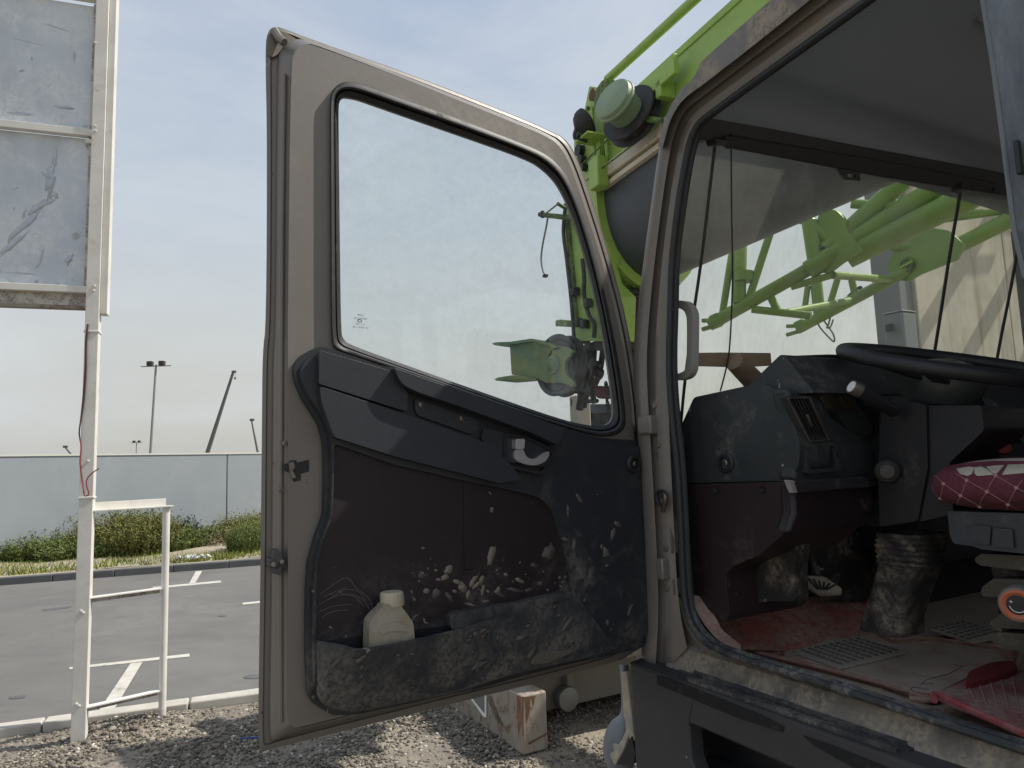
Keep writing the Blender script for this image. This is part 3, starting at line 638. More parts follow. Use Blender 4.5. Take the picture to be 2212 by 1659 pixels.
# forward side plate with grimy edge gear, hanging boom head
hp = [(1273, 186), (1297, 190), (1300, 260), (1285, 480), (1262, 430), (1240, 330), (1240, 245), (1252, 236), (1262, 240)]
def on(d): return lambda pts: [(u, v) for u, v in pts]
mb = MB(); mb.prism(BP, rnd(hp, 4), .02, .06); mb.build('side_plate', M['lime'], boom, bevel=.008)
BH = Plane(BP.o+BD*1.0, BD, UP, -BR)
hd = [(1222, 425), (1262, 425), (1284, 500), (1312, 610), (1342, 640), (1338, 738), (1243, 736), (1236, 700), (1228, 600), (1216, 470)]
mb = MB(); mb.prism(BH, rnd(hd, 4), -.10, .03); mb.build('boom_head', M['lime'], boom, bevel=.01)
mb = MB(); mb.prism(BH, [(1219, 470), (1225, 468), (1238, 600), (1246, 700), (1240, 700), (1231, 600)], .031, .055); mb.build('edge_strip', M['lime_dark'], boom, bevel=.003)
mb = MB(); mb.prism(BH, rnd([(1297, 735), (1340, 735), (1342, 752), (1262, 757), (1262, 742)], 3), -.45, .0); mb.build('head_crossbeam', M['blackmetal'], boom, bevel=.01)
mb = MB(); mb.prism(BH, rnd([(1200, 692), (1212, 690), (1236, 694), (1236, 704), (1200, 705)], 2), -.1, .06); mb.build('stop_bar', M['lime_dark'], boom, bevel=.006)
mb = MB(); mb.tube(smooth3([BH.hit(u, v, .07) for u, v in ((1258, 560), (1262, 600), (1262, 640), (1272, 680), (1284, 700), (1283, 730))], 5), .018, 8); mb.build('hose', M['blackmetal'], boom)
mb = MB(); mb.tube(smooth3([BH.hit(u, v, .08) for u, v in ((1222, 440), (1217, 500), (1224, 560), (1233, 640), (1238, 700), (1241, 760), (1246, 850))], 5), .016, 8); mb.build('rope', M['sheave'], boom)
for u, v in ((1242, 630), (1250, 697), (1262, 700), (1270, 655), (1278, 520)):
    MB().box(BH.hit(u, v, .07), BD*.03, BR*.03, UP*.035).build('fitting', M['blackmetal'], boom, bevel=.01)
# clutter at the edge of the side plate: small pulleys and clamps
for u, v, r in ((1254, 325, .05), (1258, 345, .04), (1262, 362, .035), (1250, 290, .05), (1286, 206, .05)):
    c = BP.hit(u, v, .09); MB().revolve(c, -BR, [(0, .03), (r, .03), (r*.8, .0), (r, -.03), (0, -.03)], 12).build('small_pulley', M['blackmetal'] if v > 250 else M['rust'], boom)
mb = MB(); mb.prism(BP, rnd([(1283, 240), (1283, 200), (1299, 175), (1312, 168), (1308, 200), (1292, 232)], 4), .05, .12); mb.build('bracket', M['lime_dark'], boom, bevel=.01)
MB().tube([BH.hit(1362, 634, -.3), BH.hit(1364, 670, -.3), BH.hit(1366, 720, -.3), BH.hit(1370, 780, -.3)], .13, 20).build('hose_bundle', M['blackmetal'], boom)
for v in range(640, 780, 9): MB().tube([BH.hit(1364, v, -.3)+(BD*cos(2*pi*k/24)+BR*sin(2*pi*k/24))*.133 for k in range(24)], .010, 6, closed=True).build('hose_ring', M['boom_dark'], boom)
# brackets and thin ropes
def bl(u, v, d=.08): return BP.hit(u, v, d)
mb = MB(); mb.box((bl(1280, 300, .12)), BD*.10, BR*.10, UP*.006); mb.build('lamp_shelf', M['lime'], boom)
MB().tube([bl(1260, 352, .1), bl(1330, 285, .12)], .008, 6).build('pull_rope', M['lime_dark'], boom)
MB().tube([bl(1262, 393, .1), bl(1428, 266, .12)], .008, 6).build('pull_rope', M['lime_dark'], boom)
MB().tube([bl(1312, 345, .05), bl(1308, 300, .05)], .014, 6).build('grab_rod', M['lime'], boom)
MB().tube(smooth3([bl(1355, 268, .14), bl(1380, 262, .14), bl(1400, 258, .14), bl(1430, 262, .1)], 5), .022, 8).build('hose', M['lime_dark'], boom)
MB().box(bl(1400, 190, .10), BD*.32, BR*.02, UP*.07).build('reel_arm', M['lime'], boom, bevel=.006)
MB().box(bl(1437, 195, .06), BD*.03, BR*.06, UP*.06).build('reel_bracket', M['lime'], boom, bevel=.006)
# hose reel: pale green domed drum on a dark disc
dax = V((-.70, -.62, .30)).normalized(); rc = BP.hit(1337, 226, .30)
MB().revolve(rc, dax, [(0, .09), (.125, .09), (.143, .078), (.146, .05), (.155, .045), (.155, .03), (.146, .025), (.12, -.02), (.12, -.12), (0, -.12)], 36).build('reel_drum', M['pale_green'], boom)
MB().revolve(rc-dax*.13+BD*-.0, dax, [(0, .04), (.21, .04), (.215, .03), (.17, .01), (.17, -.03), (.215, -.05), (.21, -.06), (0, -.06)], 36).build('reel_hose', M['blackmetal'], boom)
for i in range(6):
    c = bl(1325+9*i, 266-(i % 2)*4, .2); MB().revolve(c, (BD+UP*.3).normalized(), [(0, .03), (.03, .03), (.034, 0), (.024, -.03), (0, -.03)], 10).build('hose_fitting', M['blackmetal'], boom)
# horn
hc = BP.hit(1267, 264, .16); hx = (BR*-.75+BD*.2-UP*.5).normalized()
MB().revolve(hc, hx, [(0, -.03)]+[(.115*sqrt(max(0, 1-(k/8-.05)**2*.9))*(1-.0*k)*(.94 if k % 2 else 1), .09*k/8-.0) for k in range(8)]+[(.03, .10), (0, .11)], 28).build('horn', M['blackmetal'], boom)
MB().tube([hc+hx*.1, hc+hx*.12-UP*.06, hc-UP*.16], .012, 8).build('horn_arm', M['blackmetal'], boom)
# thin derrick rod above the boom
ra, rb = bpt(.0, -.0, 0), None
RP0 = Plane(BP.o-BR*.05, BD, UP, -BR)
p0, p1 = RP0.hit(1312, 172), RP0.hit(1506, -6); MB().tube([p0, p1+(p1-p0)*1.5], .033, 12).build('guide_rod', M['lime'], boom)
# antenna bar to the left of the head with drooping wire
MB().tube([BH.hit(1166, 463, .2), BH.hit(1250, 473, .1)], .022, 8).build('limit_arm', M['lime_dark'], boom)
MB().tube([BH.hit(1205, 440, .2), BH.hit(1222, 450, .1)], .016, 8).build('limit_arm', M['lime_dark'], boom)
MB().tube([BH.hit(1206, 440, .2), BH.hit(1170, 468, .2)], .008, 6).build('limit_stay', M['pole'], boom)
MB().tube(smooth3([BH.hit(u, v, .2) for u, v in ((1184, 465), (1180, 490), (1172, 530), (1169, 560), (1173, 585), (1180, 598))], 5), .008, 6).build('limit_wire', M['pole'], boom)
MB().box(BH.hit(1178, 596, .2), BD*.02, BR*.02, UP*.012).build('wire_weight', M['blackmetal'], boom, bevel=.005)
MB().box(BH.hit(1172, 463, .2), BD*.012, BR*.012, UP*.03).build('limit_switch', M['blackmetal'], boom)
# head sheave with two cheek arms
sc_ = BH.hit(1212, 790, .25); sax = (BR*-.70+BD*-.0-UP*.0+BD*-.35).normalized()
sax = V((sin(radians(-128)), cos(radians(-128)), .04)).normalized()
MB().revolve(sc_, sax, [(0, .035), (.20, .035), (.215, .05), (.25, .055), (.235, .01), (.235, -.01), (.25, -.055), (.215, -.05), (.2, -.035), (0, -.035)], 44).build('sheave', M['sheave'], boom)
MB().revolve(sc_+sax*.09, sax, [(0, .03), (.035, .03), (.05, .015), (.075, .01), (.09, -.02), (.09, -.05)], 24).build('sheave_hub', M['green2'], boom)
# cheek plate (channel with prongs) in the plane facing the sheave axis
SHP = Plane(sc_+sax*.07, V((-sax.y, sax.x, 0)).normalized(), UP, sax)
ck = [(1103, 742), (1150, 734), (1180, 742), (1205, 748), (1222, 748), (1240, 758), (1230, 770), (1221, 780), (1219, 800), (1226, 815), (1238, 825), (1236, 836), (1222, 830), (1205, 826), (1190, 828), (1180, 828), (1158, 816), (1130, 812), (1105, 810)]
mb = MB(); mb.prism(SHP, rnd(ck, 5), -.02, .012, holes=[rnd([(1183, 775), (1191, 757), (1194, 758), (1190, 775), (1186, 797), (1183, 795)], 2)]); mb.build('sheave_cheek', M['green2'], boom, bevel=.004)
for p in ([(1064, 743), (1072, 740), (1103, 739), (1150, 732), (1180, 740), (1204, 750), (1200, 753), (1178, 745), (1150, 738), (1103, 745), (1072, 747)], [(1067, 820), (1075, 816), (1106, 811), (1135, 813), (1158, 818), (1156, 821), (1120, 819), (1085, 822), (1072, 823)]):
    mb = MB(); mb.prism(SHP, rnd(p, 2), -.16, .05); mb.build('cheek_flange', M['green2'], boom, bevel=.003)
# hanging rigging below the head
hk = thing('hook_rigging', 'dark greasy hook rigging and ropes hanging under the green boom head', 'hook', BH.hit(1270, 920, 0))
for pth, r in (([(1252, 740), (1250, 800), (1256, 850), (1252, 885)], .035), ([(1262, 750), (1272, 780), (1268, 820), (1256, 850)], .03), ([(1285, 745), (1282, 790), (1276, 830), (1268, 850), (1262, 880)], .022), ([(1303, 750), (1298, 790), (1290, 820), (1280, 845), (1284, 870)], .025), ([(1256, 838), (1270, 846), (1283, 848)], .03), ([(1254, 870), (1272, 848), (1286, 830)], .025), ([(1248, 875), (1262, 868), (1290, 866)], .018)):
    MB().tube(smooth3([BH.hit(u, v, -.1) for u, v in pth], 5), r, 8).build('rope', M['blackmetal'], hk)
for u, v, r in ((1286, 788, .05), (1290, 806, .045), (1262, 730, .06), (1270, 765, .05), (1272, 715, .05)):
    MB().revolve(BH.hit(u, v, -.05), (-BR+UP*.3).normalized(), [(0, .05), (r, .04), (r*.7, 0), (r, -.04), (0, -.05)], 12).build('shackle', M['blackmetal'], hk)
MB().cyl(BH.hit(1286, 790, -.1), BH.hit(1300, 791, -.1), .012, n=8).build('pin', M['blackmetal'], hk)
mb = MB(); mb.prism(BH, rnd([(1288, 833), (1305, 835), (1312, 843), (1302, 862), (1290, 860), (1284, 850)], 3), -.25, -.05); mb.build('red_block', mat('dull_red_steel', (.12, .03, .04), .7, dust=(.06, .05, .05), dscale=12), hk, bevel=.01)
for i in range(9):
    c = BH.hit(1305+(4 if i < 3 else 8)+(2*sin(i)), 830+(i*7 if i > 1 else i*3), -.05)
    MB().tube([c+(BD if i % 2 else BR)*(.012*cos(a))+UP*(.022*sin(a)) for a in [2*pi*k/10 for k in range(10)]], .006, 6, closed=True).build('chain_link', M['blackmetal'], hk)
# dark machine block and spotted steel column beneath, farther off
GP = Plane(atY(1290, 890, 9.0), V((.95, .3, 0)), UP, V((.3, -.95, 0)))
g0 = GP.hit(1290, 900)
mk = thing('steel_rack', 'dark slatted steel rack seen low through the door window', 'steel rack', V((g0.x, g0.y, 0)))
ta, tb = GP.st(GP.hit(1270, 900))[0], GP.st(GP.hit(1345, 900))[0]; z0 = GP.st(GP.hit(1290, 876))[1]+GP.o.z
def G(s, z, d=0): return V((GP.o.x, GP.o.y, 0))+GP.a*s+UP*z+GP.n*d
for i in range(9):
    s = ta+(tb-ta)*i/8; MB().box(G(s, z0/2-.05), GP.a*.05, GP.n*.05, UP*(z0/2-.05)).build('slat', M['blackmetal'], mk, bevel=.01)
MB().box(G((ta+tb)/2, z0-.05), GP.a*((tb-ta)/2+.06), GP.n*.12, UP*.06).build('top_beam', M['boom_dark'], mk, bevel=.01)
MB().box(G((ta+tb)/2, z0-.45, -.12), GP.a*((tb-ta)/2+.06), GP.n*.04, UP*.3).build('backing_plate', M['blackmetal'], mk, bevel=.01)
cs = GP.st(GP.hit(1247, 900))[0]; cz = GP.st(GP.hit(1247, 857))[1]+GP.o.z
spot = mat('spotted_concrete', (.34, .30, .26), .85, fleck=(.08, .05, .045), fscale=13, flo=.56)
co = tag(MB().box(G(cs, cz/2, .1), GP.a*.10, GP.n*.1, UP*cz/2).build('post', spot, root=G(cs, 0, .1), bevel=.015), 'pale concrete post with dark blotches under the green sheave', 'post')
cs = GP.st(GP.hit(1216, 900))[0]; cz = GP.st(GP.hit(1216, 856))[1]+GP.o.z
tag(MB().cyl(G(cs, 0, -2), G(cs, cz*1.02, -2), .022, n=8).build('thin_pole', M['pole'], root=G(cs, 0, -2)), 'thin grey pole just left of the blotched post', 'pole')

# ============================================================ CREAM RUSTY STEEL BOX ON THE GRAVEL
bxF = FW; c0 = atZ(1130, 1633, 0); P1 = Plane(V((c0.x, c0.y, 0)), FW, UP, -RT)      # left face
P2 = Plane(V((c0.x, c0.y, 0)), RT, UP, -FW)                                          # rear face
zt2 = P1.st(P1.hit(1113, 1497))[1]
cb = thing('steel_box', 'cream painted rusty steel box beam lying on the gravel below the door', 'steel box', V((c0.x, c0.y, 0)))
wb = P2.st(P2.hit(1184, 1600))[0]
def Cc(f, r, z): return V((c0.x, c0.y, 0))+FW*f+RT*r+UP*z
MB().box(Cc(1.6, wb/2, zt2/2+.0), FW*1.6, RT*(wb/2), UP*(zt2/2)).build('beam_end', M['cream_paint'], cb, bevel=.012)
MB().box(Cc(.9, wb+.9, zt2/2+.08), FW*.5, RT*.9, UP*(zt2/2-.0)).build('rear_plate', M['cream_grey'], cb, bevel=.01)
MB().box(Cc(.37, wb+.42, zt2/2+.08), FW*.03, RT*.03, UP*(zt2/2)).build('rib', M['cream_grey'], cb, bevel=.006)
MB().box(Cc(.5, wb+1.0, zt2+.19), FW*.5, RT*1.0, UP*.10).build('top_beam', M['cream_paint'], cb, bevel=.04)
PF2 = Plane(Cc(.4, 0, 0), RT, UP, -FW)
cc = PF2.hit(1221, 1507, .03)
MB().revolve(cc, -FW, [(0, -.05), (.085, -.05), (.088, .0), (.09, .035), (.082, .05), (.05, .056), (0, .058)], 32).build('filler_cap', mat('grey_cap', (.22, .225, .22), .45, .5), cb)
mb = MB(); mb.prism(P1, [(1010, 1500), (1050, 1495), (1050, 1550), (1044, 1548)], .004, .008); mb.build('stencil_plate', M['white_print'], cb)
# nested white frame mark on the side
for k, d in ((0, .010),):
    mb = MB(); mb.prism(P1, [(1018, 1506), (1046, 1500), (1046, 1541)], .009, .011); mb.build('stencil_recess', M['cream_grey'], cb)
mb = MB(); mb.prism(P2, [(1142, 1605), (1183, 1583), (1183, 1586), (1142, 1609)], .001, .006); mb.build('weld_line', M['rust'], cb)
for pts_ in ([(1116, 1502), (1124, 1504), (1126, 1560), (1120, 1600), (1118, 1560)], [(1134, 1506), (1146, 1504), (1144, 1540), (1138, 1562), (1136, 1530)], [(1148, 1504), (1156, 1503), (1153, 1524)], [(1128, 1505), (1132, 1505), (1131, 1590), (1129, 1590)]):
    mb = MB(); mb.prism(P2, pts_, .0005, .002); mb.build('rust_run', M['rust'], cb)
mb = MB(); mb.prism(P1, rnd([(1054, 1503), (1060, 1502), (1070, 1530), (1082, 1558), (1086, 1568), (1082, 1567), (1070, 1552), (1064, 1534), (1057, 1522)], 2), .001, .004, ); mb.build('paint_scar', M['steel'], cb)

# ============================================================ LATTICE JIB BEHIND THE WINDSCREEN
jib = thing('lattice_jib', 'lime green lattice jib of welded tubes seen through the windscreen', 'crane jib', V((*atY(1545, 698, 6.4).xy, 0)))
def jy(u): return 6.4-(u-1520)/660*1.3                       # chord A runs toward us
def ky(u): return 7.2-(u-1700)/480*.9
def JA(u, v): return atY(u, v, jy(u))
def JB(u, v): return atY(u, v, ky(u))
def jt(a, b, r, nm='tube', m_='jib_green'): return MB().tube([a, b], r, 14).build(nm, M[m_], jib)
jt(JA(1532, 702), JA(1760, 574), .058, 'chord'); jt(JA(1745, 585), JA(2031, 400), .085, 'chord'); jt(JA(1830, 555), JA(2200, 372), .10, 'chord')
jt(JA(1785, 540), JA(1950, 392), .075, 'chord')
jt(JB(1722, 711), JB(1960, 585), .055, 'chord'); jt(JB(2040, 545), JB(2230, 450), .075, 'chord')
for f, u, v in ((JA, 1530, 702), (JB, 1712, 714)):
    for dv in (-9, 10):
        a, b = f(u+22, v+dv*.55-6), f(u-14, v+dv); MB().beam(a, b, .05, .035).build('fork_tine', M['jib_green'], jib, bevel=.008)
    MB().beam(f(u+6, v-4), f(u+28, v-14), .11, .12).build('fork_socket', M['jib_green'], jib, bevel=.02)
JPA = Plane(JA(1780, 548), -FW, UP, -RT); JPB = Plane(JB(1960, 575), -FW, UP, -RT)
def jplate(pl, pts, nm='gusset_plate', th=.02, off=0):
    mb = MB(); mb.prism(pl, rnd(pts, 4), off-th, off+th); return mb.build(nm, M['jib_green'], jib, bevel=.006)
jplate(JPA, [(1773, 446), (1785, 449), (1806, 455), (1822, 470), (1826, 500), (1860, 540), (1830, 560), (1818, 567), (1788, 590), (1762, 588), (1746, 565), (1747, 548)])
jplate(JPB, [(1952, 496), (1990, 488), (2048, 498), (2082, 528), (2066, 560), (1987, 592), (1958, 608), (1930, 602), (1915, 578)])
for pl, u, v in ((JPA, 1780, 549), (JPB, 1960, 573)):
    c = pl.hit(u, v, .03); MB().revolve(c, pl.n, [(.07, 0), (.075, .02), (.055, .03), (.05, .012), (0, .012)], 20).build('pin_boss', M['lime_dark'], jib)
    MB().cyl(c+pl.n*.03-pl.a*.07-UP*.02, c+pl.n*.03+pl.a*.07+UP*.02, .012, n=6).build('pin', M['lime'], jib)
jt(JB(1897, 524), JB(2046, 541), .062, 'hydraulic_cylinder'); jt(JB(1932, 501), JB(2041, 517), .03); jt(JB(2041, 540), JB(2072, 546), .04)
jt(JA(1583, 535), JA(1560, 682), .032); jt(JA(1600, 520), JA(1597, 655), .058); jt(JA(1668, 490), JA(1618, 645), .034); jt(JA(1607, 588), JA(1607, 608), .09, 'collar')
jt(JA(1625, 668), JA(1752, 682), .034); jt(JA(1664, 640), JA(1682, 676), .034); jt(JA(1709, 620), JA(1798, 594), .03); jt(JA(1798, 594), JB(1925, 604), .034)
jt(JA(1700, 675), JB(1840, 648), .032); jt(JB(1745, 618), JB(1738, 668), .03); jt(JB(1762, 600), JB(1770, 680), .058); jt(JB(1810, 600), JB(1792, 660), .032)
jt(JA(1735, 466), JA(1790, 520), .05); jt(JA(1720, 455), JA(1740, 470), .07, 'collar'); jt(JA(1750, 480), JA(1762, 560), .07)
jt(JB(1840, 605), JB(1850, 650), .034)
MB().tube(smooth3([JB(1832, 640), JB(1848, 626), JB(1860, 620), JB(1856, 632)], 5), .014, 6).build('wire_tie', M['blackmetal'], jib)
jt(JB(1900, 470), JB(2200, 455), .03); jt(JB(1960, 486), JB(2200, 452), .03); jt(JA(1840, 440), JA(1925, 446), .04)
jt(JA(1848, 466), JA(1960, 470), .04)
MB().tube(smooth3([JB(u, v) for u, v in ((1760, 680), (1770, 705), (1790, 728), (1802, 738), (1800, 722), (1785, 700), (1778, 690))], 6), .009, 6).build('loose_wire', M['pole'], jib)
MB().tube(smooth3([JB(u, v) for u, v in ((1795, 678), (1790, 700), (1786, 708), (1794, 706), (1800, 690))], 6), .009, 6).build('loose_wire', M['pole'], jib)
# upper part of the jib, triangular bracing toward the cab front
for a, b, r in (((1870, 470), (1905, 430), .03), ((1905, 430), (1990, 452), .03), ((1990, 452), (2060, 400), .03), ((2010, 470), (2120, 400), .04), ((2060, 470), (2180, 400), .03)):
    jt(JB(*a), JB(*b), r)

# unseen tubes added out of frame to cast the slanting bands on the concrete
for s0, z0, ln in ((-.3, 3.2, 6), (.9, 3.0, 6), (2.1, 2.6, 6), (3.4, 2.4, 6), (-1.2, 4.6, 6)):
    a = CP.at(s0, z0)+sd*3.0; b = CP.at(s0+ln*.72, z0+ln*.66)+sd*3.0; jt(a, b, .10, 'chord')
for s0, z0 in ((1.0, 4.6), (2.2, 5.4), (3.2, 5.0)):
    a = CP.at(s0, z0)+sd*3.0; jt(a, a+CD*1.1+UP*.15, .04)
# ============================================================ THE TRUCK CAB
cab = thing('truck_cab', 'taupe crane truck cab with its dusty driver door wide open', 'truck', (T0.x, T0.y, 0))
def part(mb, name, m_, bevel=0, parent=None, **k): return mb.build(name, M[m_] if isinstance(m_, str) else m_, parent or cab, bevel=bevel, **k)

# ---- door opening frame: parallel rails lofted along pillar, roof rail and sill
# outermost skin edge, clockwise from bottom front corner up the pillar and along the roof
railA = [(1384, 1440), (1392, 1300), (1386, 1100), (1378, 940), (1366, 790), (1373, 703), (1390, 562), (1409, 422), (1423, 320), (1437, 260), (1461, 210), (1510, 172), (1690, 18), (1760, -50)]
railB = [(1400, 1440), (1408, 1300), (1400, 1100), (1390, 940), (1380, 800), (1384, 703), (1400, 562), (1419, 422), (1433, 322), (1445, 270), (1468, 222), (1496, 196), (1700, 38), (1800, -45)]
railC = [(1416, 1440), (1424, 1300), (1414, 1100), (1404, 940), (1396, 800), (1400, 703), (1414, 562), (1432, 422), (1447, 326), (1460, 278), (1478, 240), (1505, 218), (1730, 46), (1850, -45)]
railD = [(1436, 1440), (1438, 1300), (1428, 1100), (1420, 940), (1412, 800), (1418, 703), (1430, 562), (1448, 422), (1463, 330), (1472, 288), (1490, 254), (1516, 230), (1760, 52), (1890, -40)]
railE = [(1456, 1430), (1452, 1300), (1442, 1100), (1434, 940), (1428, 800), (1432, 703), (1442, 562), (1462, 422), (1478, 336), (1486, 296), (1502, 266), (1524, 244), (1790, 52), (1910, -35)]
railF = [(1484, 1400), (1464, 1300), (1454, 1100), (1446, 940), (1442, 800), (1444, 703), (1456, 562), (1474, 422), (1488, 344), (1496, 302), (1510, 274), (1530, 254), (1820, 44), (1940, -35)]
pr = [(railA, -.05, .0), (railA, .0, 0), (railB, .012, 0), (railC, .004, 0), (railC, -.012, 0), (railD, -.016, 0), (railD, -.006, 0), (railE, -.01, 0), (railF, -.02, 0), (railF, -.07, 0)]
rows = []
for rl, d, _ in pr:
    p = chaikin(rl, False, 2); rows.append([BODY.hit(u, v, d) for u, v in p])
part(MB().loft(rows, False), 'pillar_frame', 'paint', sharp=50)
# roof gutter moulding, outermost step above the joint
gA = [(1421, 317), (1427, 291), (1436, 258), (1450, 225), (1468, 197), (1502, 165), (1506, 146), (1517, 130), (1660, 4), (1720, -50)]
gB = [(1431, 320), (1438, 294), (1446, 264), (1462, 232), (1482, 208), (1528, 176), (1560, 150), (1590, 128), (1718, 26), (1790, -35)]
rows = [[BODY.hit(u, v, d) for u, v in chaikin(p, False, 2)] for p, d in ((gA, -.02), (gA, .03), (gB, .042), (gB, .0))]
part(MB().loft(rows, False), 'roof_moulding', 'paint_dirty', sharp=50)
# rubber weather strip round the opening
def opening(dx=0):
    a = [(1482, 340), (1491, 300), (1506, 270), (1527, 250), (1805, 50), (1920, -35)]
    low = [(1448, 669), (1444, 787), (1450, 890), (1463, 1000), (1470, 1120), (1474, 1220), (1478, 1293), (1489, 1342), (1513, 1378), (1545, 1402), (1600, 1422), (1750, 1468), (2260, 1636)]
    return low[::-1] + [(1450, 562), (1467, 422)] + a
c_ = [BODY.hit(u, v, -.01) for u, v in chaikin(opening(), False, 2)]
part(MB().tube(c_, (.0085), 10), 'door_seal', 'rubber_dusty')
c_ = [p+RT*.006 for p in [BODY.hit(u+8, v-5, -.02) for u, v in chaikin(opening(), False, 2)]]
part(MB().tube(c_, .0085, 8), 'inner_seal', 'rubber_dusty')
# inner pillar trim (dark) between the seal and the windscreen
mb = MB(); inn = [(1440, 669), (1437, 787), (1444, 885), (1458, 1000), (1464, 1120), (1468, 1293)]
tA = [(1455, 1290), (1450, 1100), (1440, 900), (1432, 790), (1438, 690), (1454, 540), (1470, 380), (1484, 300), (1520, 250), (1700, 120), (1900, -30)]
tB = [(1500, 1290), (1484, 1100), (1470, 940), (1458, 860), (1450, 760), (1457, 647), (1468, 562), (1478, 480), (1489, 400), (1500, 340), (1511, 303)]
tB2 = [(1500, 1290), (1484, 1100), (1473, 940), (1456, 860), (1450, 760), (1457, 647), (1468, 562), (1478, 480), (1489, 400), (1500, 340), (1511, 300), (1530, 288), (1600, 240), (1800, 110), (1960, -20)]
mb = MB(); mb.loft([[BODY.hit(u, v, -.03) for u, v in chaikin(tA[:8], False, 2)], [BODY.hit(u, v, -.06) for u, v in chaikin([(p[0]+0, p[1]) for p in (tB[0], tB[1], tB[2], tB[4], tB[5], tB[7], tB[9], tB[10])], False, 2)]], False)
part(mb, 'pillar_trim', 'dash_dark', fix=True)
# lower hinge pillar skin and door aperture corner
mb = MB(); mb.prism(BODY, [(1386, 1440), (1394, 1300), (1388, 1100), (1380, 940), (1452, 940), (1458, 1100), (1466, 1300), (1482, 1350), (1505, 1385), (1545, 1412), (1600, 1436), (1478, 1433)], -.09, -.045)
part(mb, 'hinge_pillar', 'paint_dirty', .004)
# curved channel of the pillar foot
for pth, r in (([(1432, 940), (1440, 1120), (1446, 1290), (1452, 1350), (1470, 1400), (1500, 1425)], .012), ([(1400, 1330), (1404, 1380), (1420, 1420), (1440, 1436)], .011)):
    part(MB().tube(smooth3([BODY.hit(u, v, -.045) for u, v in pth], 6), r, 8), 'pillar_rib', 'paint_dirty')
# hinges and bolts
def hinge_plate(pts, bolts, d=-.012):
    mb = MB(); mb.prism(BODY, rnd(pts, 4), -.045, d); o = part(mb, 'hinge_plate', 'paint', .003)
    for u, v in bolts: part(MB().revolve(BODY.hit(u, v, d), -RT, [(.011, 0), (.011, .005), (.008, .009), (0, .009)], 6), 'bolt', 'paint_dirty', parent=o)
hinge_plate([(1403, 863), (1432, 863), (1434, 896), (1421, 897), (1418, 906), (1403, 900)], [(1418, 875)])
hinge_plate([(1409, 943), (1434, 944), (1436, 978), (1411, 978)], [(1425, 961)])
hinge_plate([(1416, 990), (1434, 990), (1440, 1100), (1452, 1165), (1453, 1196), (1432, 1198), (1424, 1160)], [(1441, 1183)])
hinge_plate([(1430, 1252), (1455, 1250), (1457, 1286), (1434, 1288)], [(1443, 1270)])
part(MB().box(BODY.hit(1402, 918, -.0), FW*.028, RT*.02, UP*.026), 'hinge_knuckle', 'paint', .005)
part(MB().box(BODY.hit(1434, 1228, -.0), FW*.012, RT*.016, UP*.028), 'hinge_knuckle', 'paint', .004)
# check strap
part(MB().tube(smooth3([BODY.hit(1430, 1072, .0), BODY.hit(1436, 1070, .02), BODY.hit(1436, 1084, .02), BODY.hit(1432, 1104, .01)], 5), .007, 8), 'check_spring', 'steel')
part(MB().tube([BODY.hit(1429, 1076, .0)+(FW*cos(a)+UP*sin(a))*.02 for a in [2*pi*k/16 for k in range(16)]], .005, 6, closed=True), 'check_ring', 'blackmetal')
# cable boot already behind: sill plate and steps
SL = PZ(1.278)
def Zp(u, v, z): return atZ(u, v, z)
sillz = BODY.hit(1361, 1431).z
zs = BODY.hit(1543, 1412).z-.02
mb = MB()
a1 = [BODY.hit(u, v, .0) for u, v in ((1478, 1433), (1600, 1474), (2300, 1722))]
mb = MB()
def Tf(P): q = P-T0; return q.dot(FW), q.dot(RT), q.z
# sill cross section (r, z) swept along the cab side from front to rear
s0, s1 = -.10, -1.35
prof = [(-.035, 1.245), (-.035, 1.275), (.0, 1.29), (.012, 1.31), (.03, 1.345), (.05, 1.355), (.06, 1.30), (.20, 1.275)]
part(MB().loft([[T(f, r, z) for r, z in prof] for f in (s0, -.5, -.9, s1)], False), 'sill_plate', mat('sill_metal', (.20, .175, .145), .8, var=(.11, .10, .09), vscale=7, dust=(.33, .285, .22), dscale=9, dlo=.42, dhi=.6, bump=.25, bscale=50, stretch=(1, 1, 1)))
# black rubber step strip
mb = MB(); STP = PZ(1.292)
part(MB().prism(STP, rnd([(1474, 1434), (1500, 1436), (1976, 1598), (1982, 1610), (1964, 1622), (1900, 1604), (1462, 1456)], 6), -.012, .006), 'step_strip', 'rubber_step', .003)
part(MB().prism(STP, rnd([(1500, 1446), (1960, 1602), (1958, 1607), (1496, 1452)], 2), .006, .014), 'strip_rib', 'rubber_step', .002)
part(MB().prism(STP, rnd([(1490, 1460), (1940, 1612), (1936, 1616), (1484, 1464)], 2), -.012, .013), 'strip_rib', 'rubber_step', .002)
# step panel below the sill with pocket step and grip tape
SPN = PR(-.055); fE = SPN.st(SPN.hit(1361, 1431))[0]; ztp = SPN.hit(1361, 1431).z
hole = [(1487, 1562), (1600, 1611), (1760, 1682), (1740, 1800), (1530, 1742), (1492, 1640)]
panel = [(1361, 1432), (1500, 1482), (1690, 1550), (2500, 1838), (2500, 2500), (1400, 2300), (1388, 1900), (1370, 1610)]
part(MB().prism(SPN, panel, -.05, 0, holes=[rnd(hole, 8)]), 'step_panel', 'step', .006)
part(MB().prism(PZ(ztp), [(1361, 1431), (2500, 1836), (2520, 1790), (1478, 1433), (1390, 1420)], -.006, -.001), 'panel_ledge', 'step', .0)
sb_ = PR(.10)
part(MB().prism(sb_, [(1450, 1500), (1900, 1640), (1900, 1950), (1450, 1900)], -.01, 0), 'step_well_back', 'dash_dark')
q0 = SPN.hit(1530, 1700); part(MB().box(q0+RT*.1-FW*.2-UP*.02, FW*.35, RT*.09, UP*.01), 'step_tread', 'step', .004)
